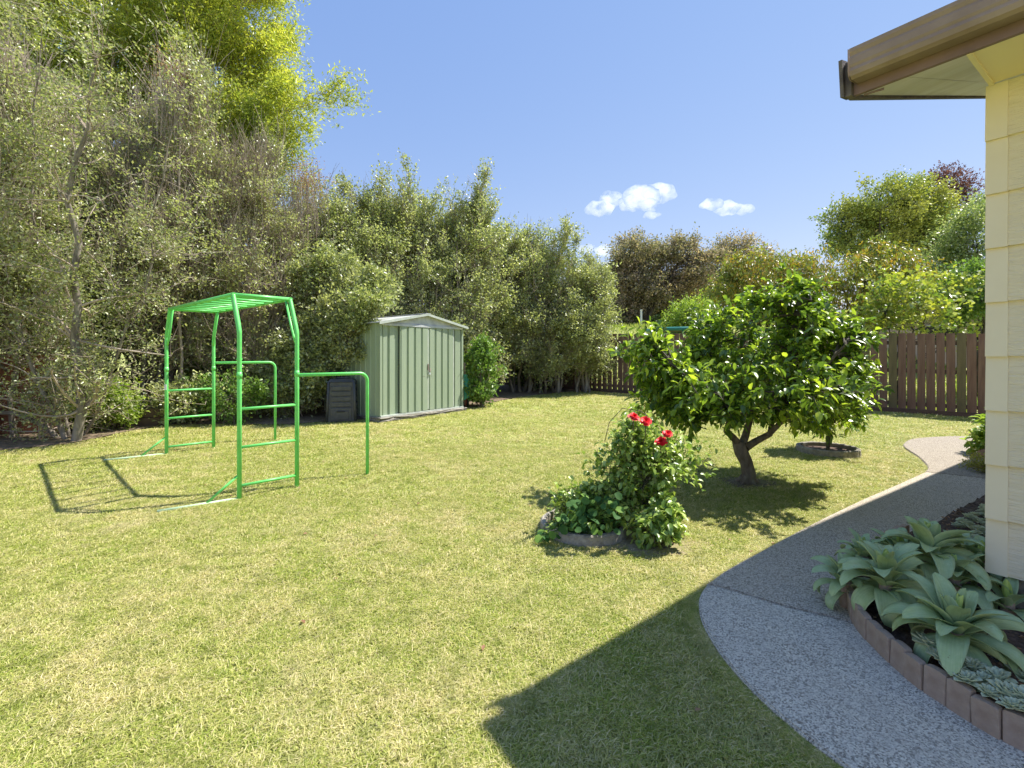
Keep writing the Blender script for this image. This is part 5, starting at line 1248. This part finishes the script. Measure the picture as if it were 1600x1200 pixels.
# far clump: one mesh per rosette
def ech_far_mesh(seed):
    rg = random.Random(seed); Vs, Fs, o_ = [], [], 0
    src = ech_leaf(None) if False else EL[0]
    co = np.empty(len(src.vertices) * 3, np.float32); src.vertices.foreach_get('co', co); co = co.reshape(-1, 3); fs = np.array([list(p.vertices) for p in src.polygons]); a = 0
    for i in range(20):
        t = i / 20; a += 2.4; mtx = np.array(Matrix.Rotation(a, 3, 'Z') @ Matrix.Rotation(-t * 1.05 + .12, 3, 'Y') * (1.05 - .6 * t)); Vs.append(co @ mtx.T + (0, 0, .012 + .012 * t)); Fs.append(fs + o_); o_ += len(co)
    me = np_mesh('succulent', np.concatenate(Vs), np.concatenate(Fs), smooth=True); me.materials.append(M['echeveria']); return me
efm = [ech_far_mesh(1), ech_far_mesh(2)]
rg = random.Random(31)
for i in range(52):
    px = rg.uniform(1492, 1575); py = rg.uniform(790, 850)
    if py < 792 + (1530 - px) * .8: continue
    p = A(px, py, .12 + rg.uniform(0, .04)); o = link('succulent', efm[i % 2]); o.location = p; s_ = rg.uniform(.7, 1.0); o.scale = (s_,) * 3; o.rotation_euler = (rg.uniform(-.4, .4), rg.uniform(-.4, .4), rg.uniform(0, 6))
    tag(o, 'pale grey-green rosette in the far succulent clump beside the wall corner', 'succulent', 'succulent rosettes in the far clump by the wall')
# fleshy low cover, bushy plant and pot by the far bend of the path
c = G(1552, 740); tree('ground_cover_shrub', 'low olive-gold ground cover mound beside the cream wall at the path bend', 'shrub', (c[0], c[1], Z(c[0], c[1])), [(c[0], c[1], .17, .30, .3, .15), (c[0] + .35, c[1], .17, .3, .3, .18)], 101, 'ground_cover', None, per=12, leaf=(.03, .013), jit=.02, n1=12, n2=90, n3=500, r0=.004, len3=.08, up=.6, spread=.12)
c = G(1565, 716); tree('leafy_plant', 'fresh pale-green broad-leaved plant at the wall beyond the path bend', 'plant', (c[0], c[1], Z(c[0], c[1])), [(c[0] - .02, c[1], .38, .28, .25, .25)], 102, 'lime', None, per=7, leaf=(.13, .06), jit=.02, n1=7, n2=26, n3=60, r0=.006, len3=.1, up=.4, spread=.06, shape='oval', up_leaf=1.2)
c = G(1541, 716); bm = bmesh.new(); bmesh.ops.create_icosphere(bm, subdivisions=3, radius=.09)
for v in bm.verts: v.co = Vector((v.co.x * 1.3, v.co.y, v.co.z * .85)) * (1 + .12 * math.sin(v.co.x * 40) * math.sin(v.co.z * 35 + 1))
me = bpy.data.meshes.new('garden_rock'); bm.to_mesh(me); bm.free(); me.materials.append(M['terracotta']); o = link('garden_rock', me); o.location = (c[0], c[1], c[2] + .05); tag(o, 'pinkish-brown rock beside the path at the pale leafy plant', 'rock')

X_ = rng.uniform(-6, 4.5, 300); Y_ = rng.uniform(1.7, 12, 300); ok = ~inside(whole_path, X_, Y_) & ~inside(pts, X_, Y_); X_, Y_ = X_[ok][:130], Y_[ok][:130]
o = link('fallen_leaves', leaf_mesh('fallen_leaves', rng, np.stack([X_, Y_, gz(X_, Y_) + .02], 1), norm(rng.normal(size=(len(X_), 3)) * (1, 1, .2)), rng.uniform(.025, .05, len(X_)), .022, up=1.5), M['dead']); tag(o, 'scattered dry brown leaves lying on the lawn', 'fallen leaves', None, 'stuff')
# fallen dead leaves and pebbles in the beds
rng = np.random.default_rng(55)
n = 900; tt = rng.random(n) ; P = []
bx_ = np.array([p for p in BED[1:]] + [p for p in TILE[1:]])
X_ = rng.uniform(1.7, 4.2, 5000); Y_ = rng.uniform(1.3, 4.2, 5000); ok = inside(soil_poly, X_, Y_); X_, Y_ = X_[ok][:1500], Y_[ok][:1500]
P = np.stack([X_, Y_, gplane(X_, Y_) + .09], 1)
o = link('leaf_litter', leaf_mesh('leaf_litter', rng, P, norm(rng.normal(size=(len(P), 3)) * (1, 1, .25)), rng.uniform(.015, .04, len(P)), .018, up=1.5), M['dead']); tag(o, 'dead brown leaves and bark scattered on the soil bed by the house', 'leaf litter', None, 'stuff')
X_ = rng.uniform(-9, 3, 30000); Y_ = rng.uniform(6, 15.5, 30000); ok = inside(pts, X_, Y_); X_, Y_ = X_[ok][:9000], Y_[ok][:9000]
P = np.stack([X_, Y_, gz(X_, Y_) + .03], 1)
o = link('leaf_litter', leaf_mesh('leaf_litter', rng, P, norm(rng.normal(size=(len(P), 3)) * (1, 1, .25)), rng.uniform(.03, .07, len(P)), .03, up=1.5), M['dead']); tag(o, 'dry brown leaves lying on the soil strip under the hedge', 'leaf litter', None, 'stuff')
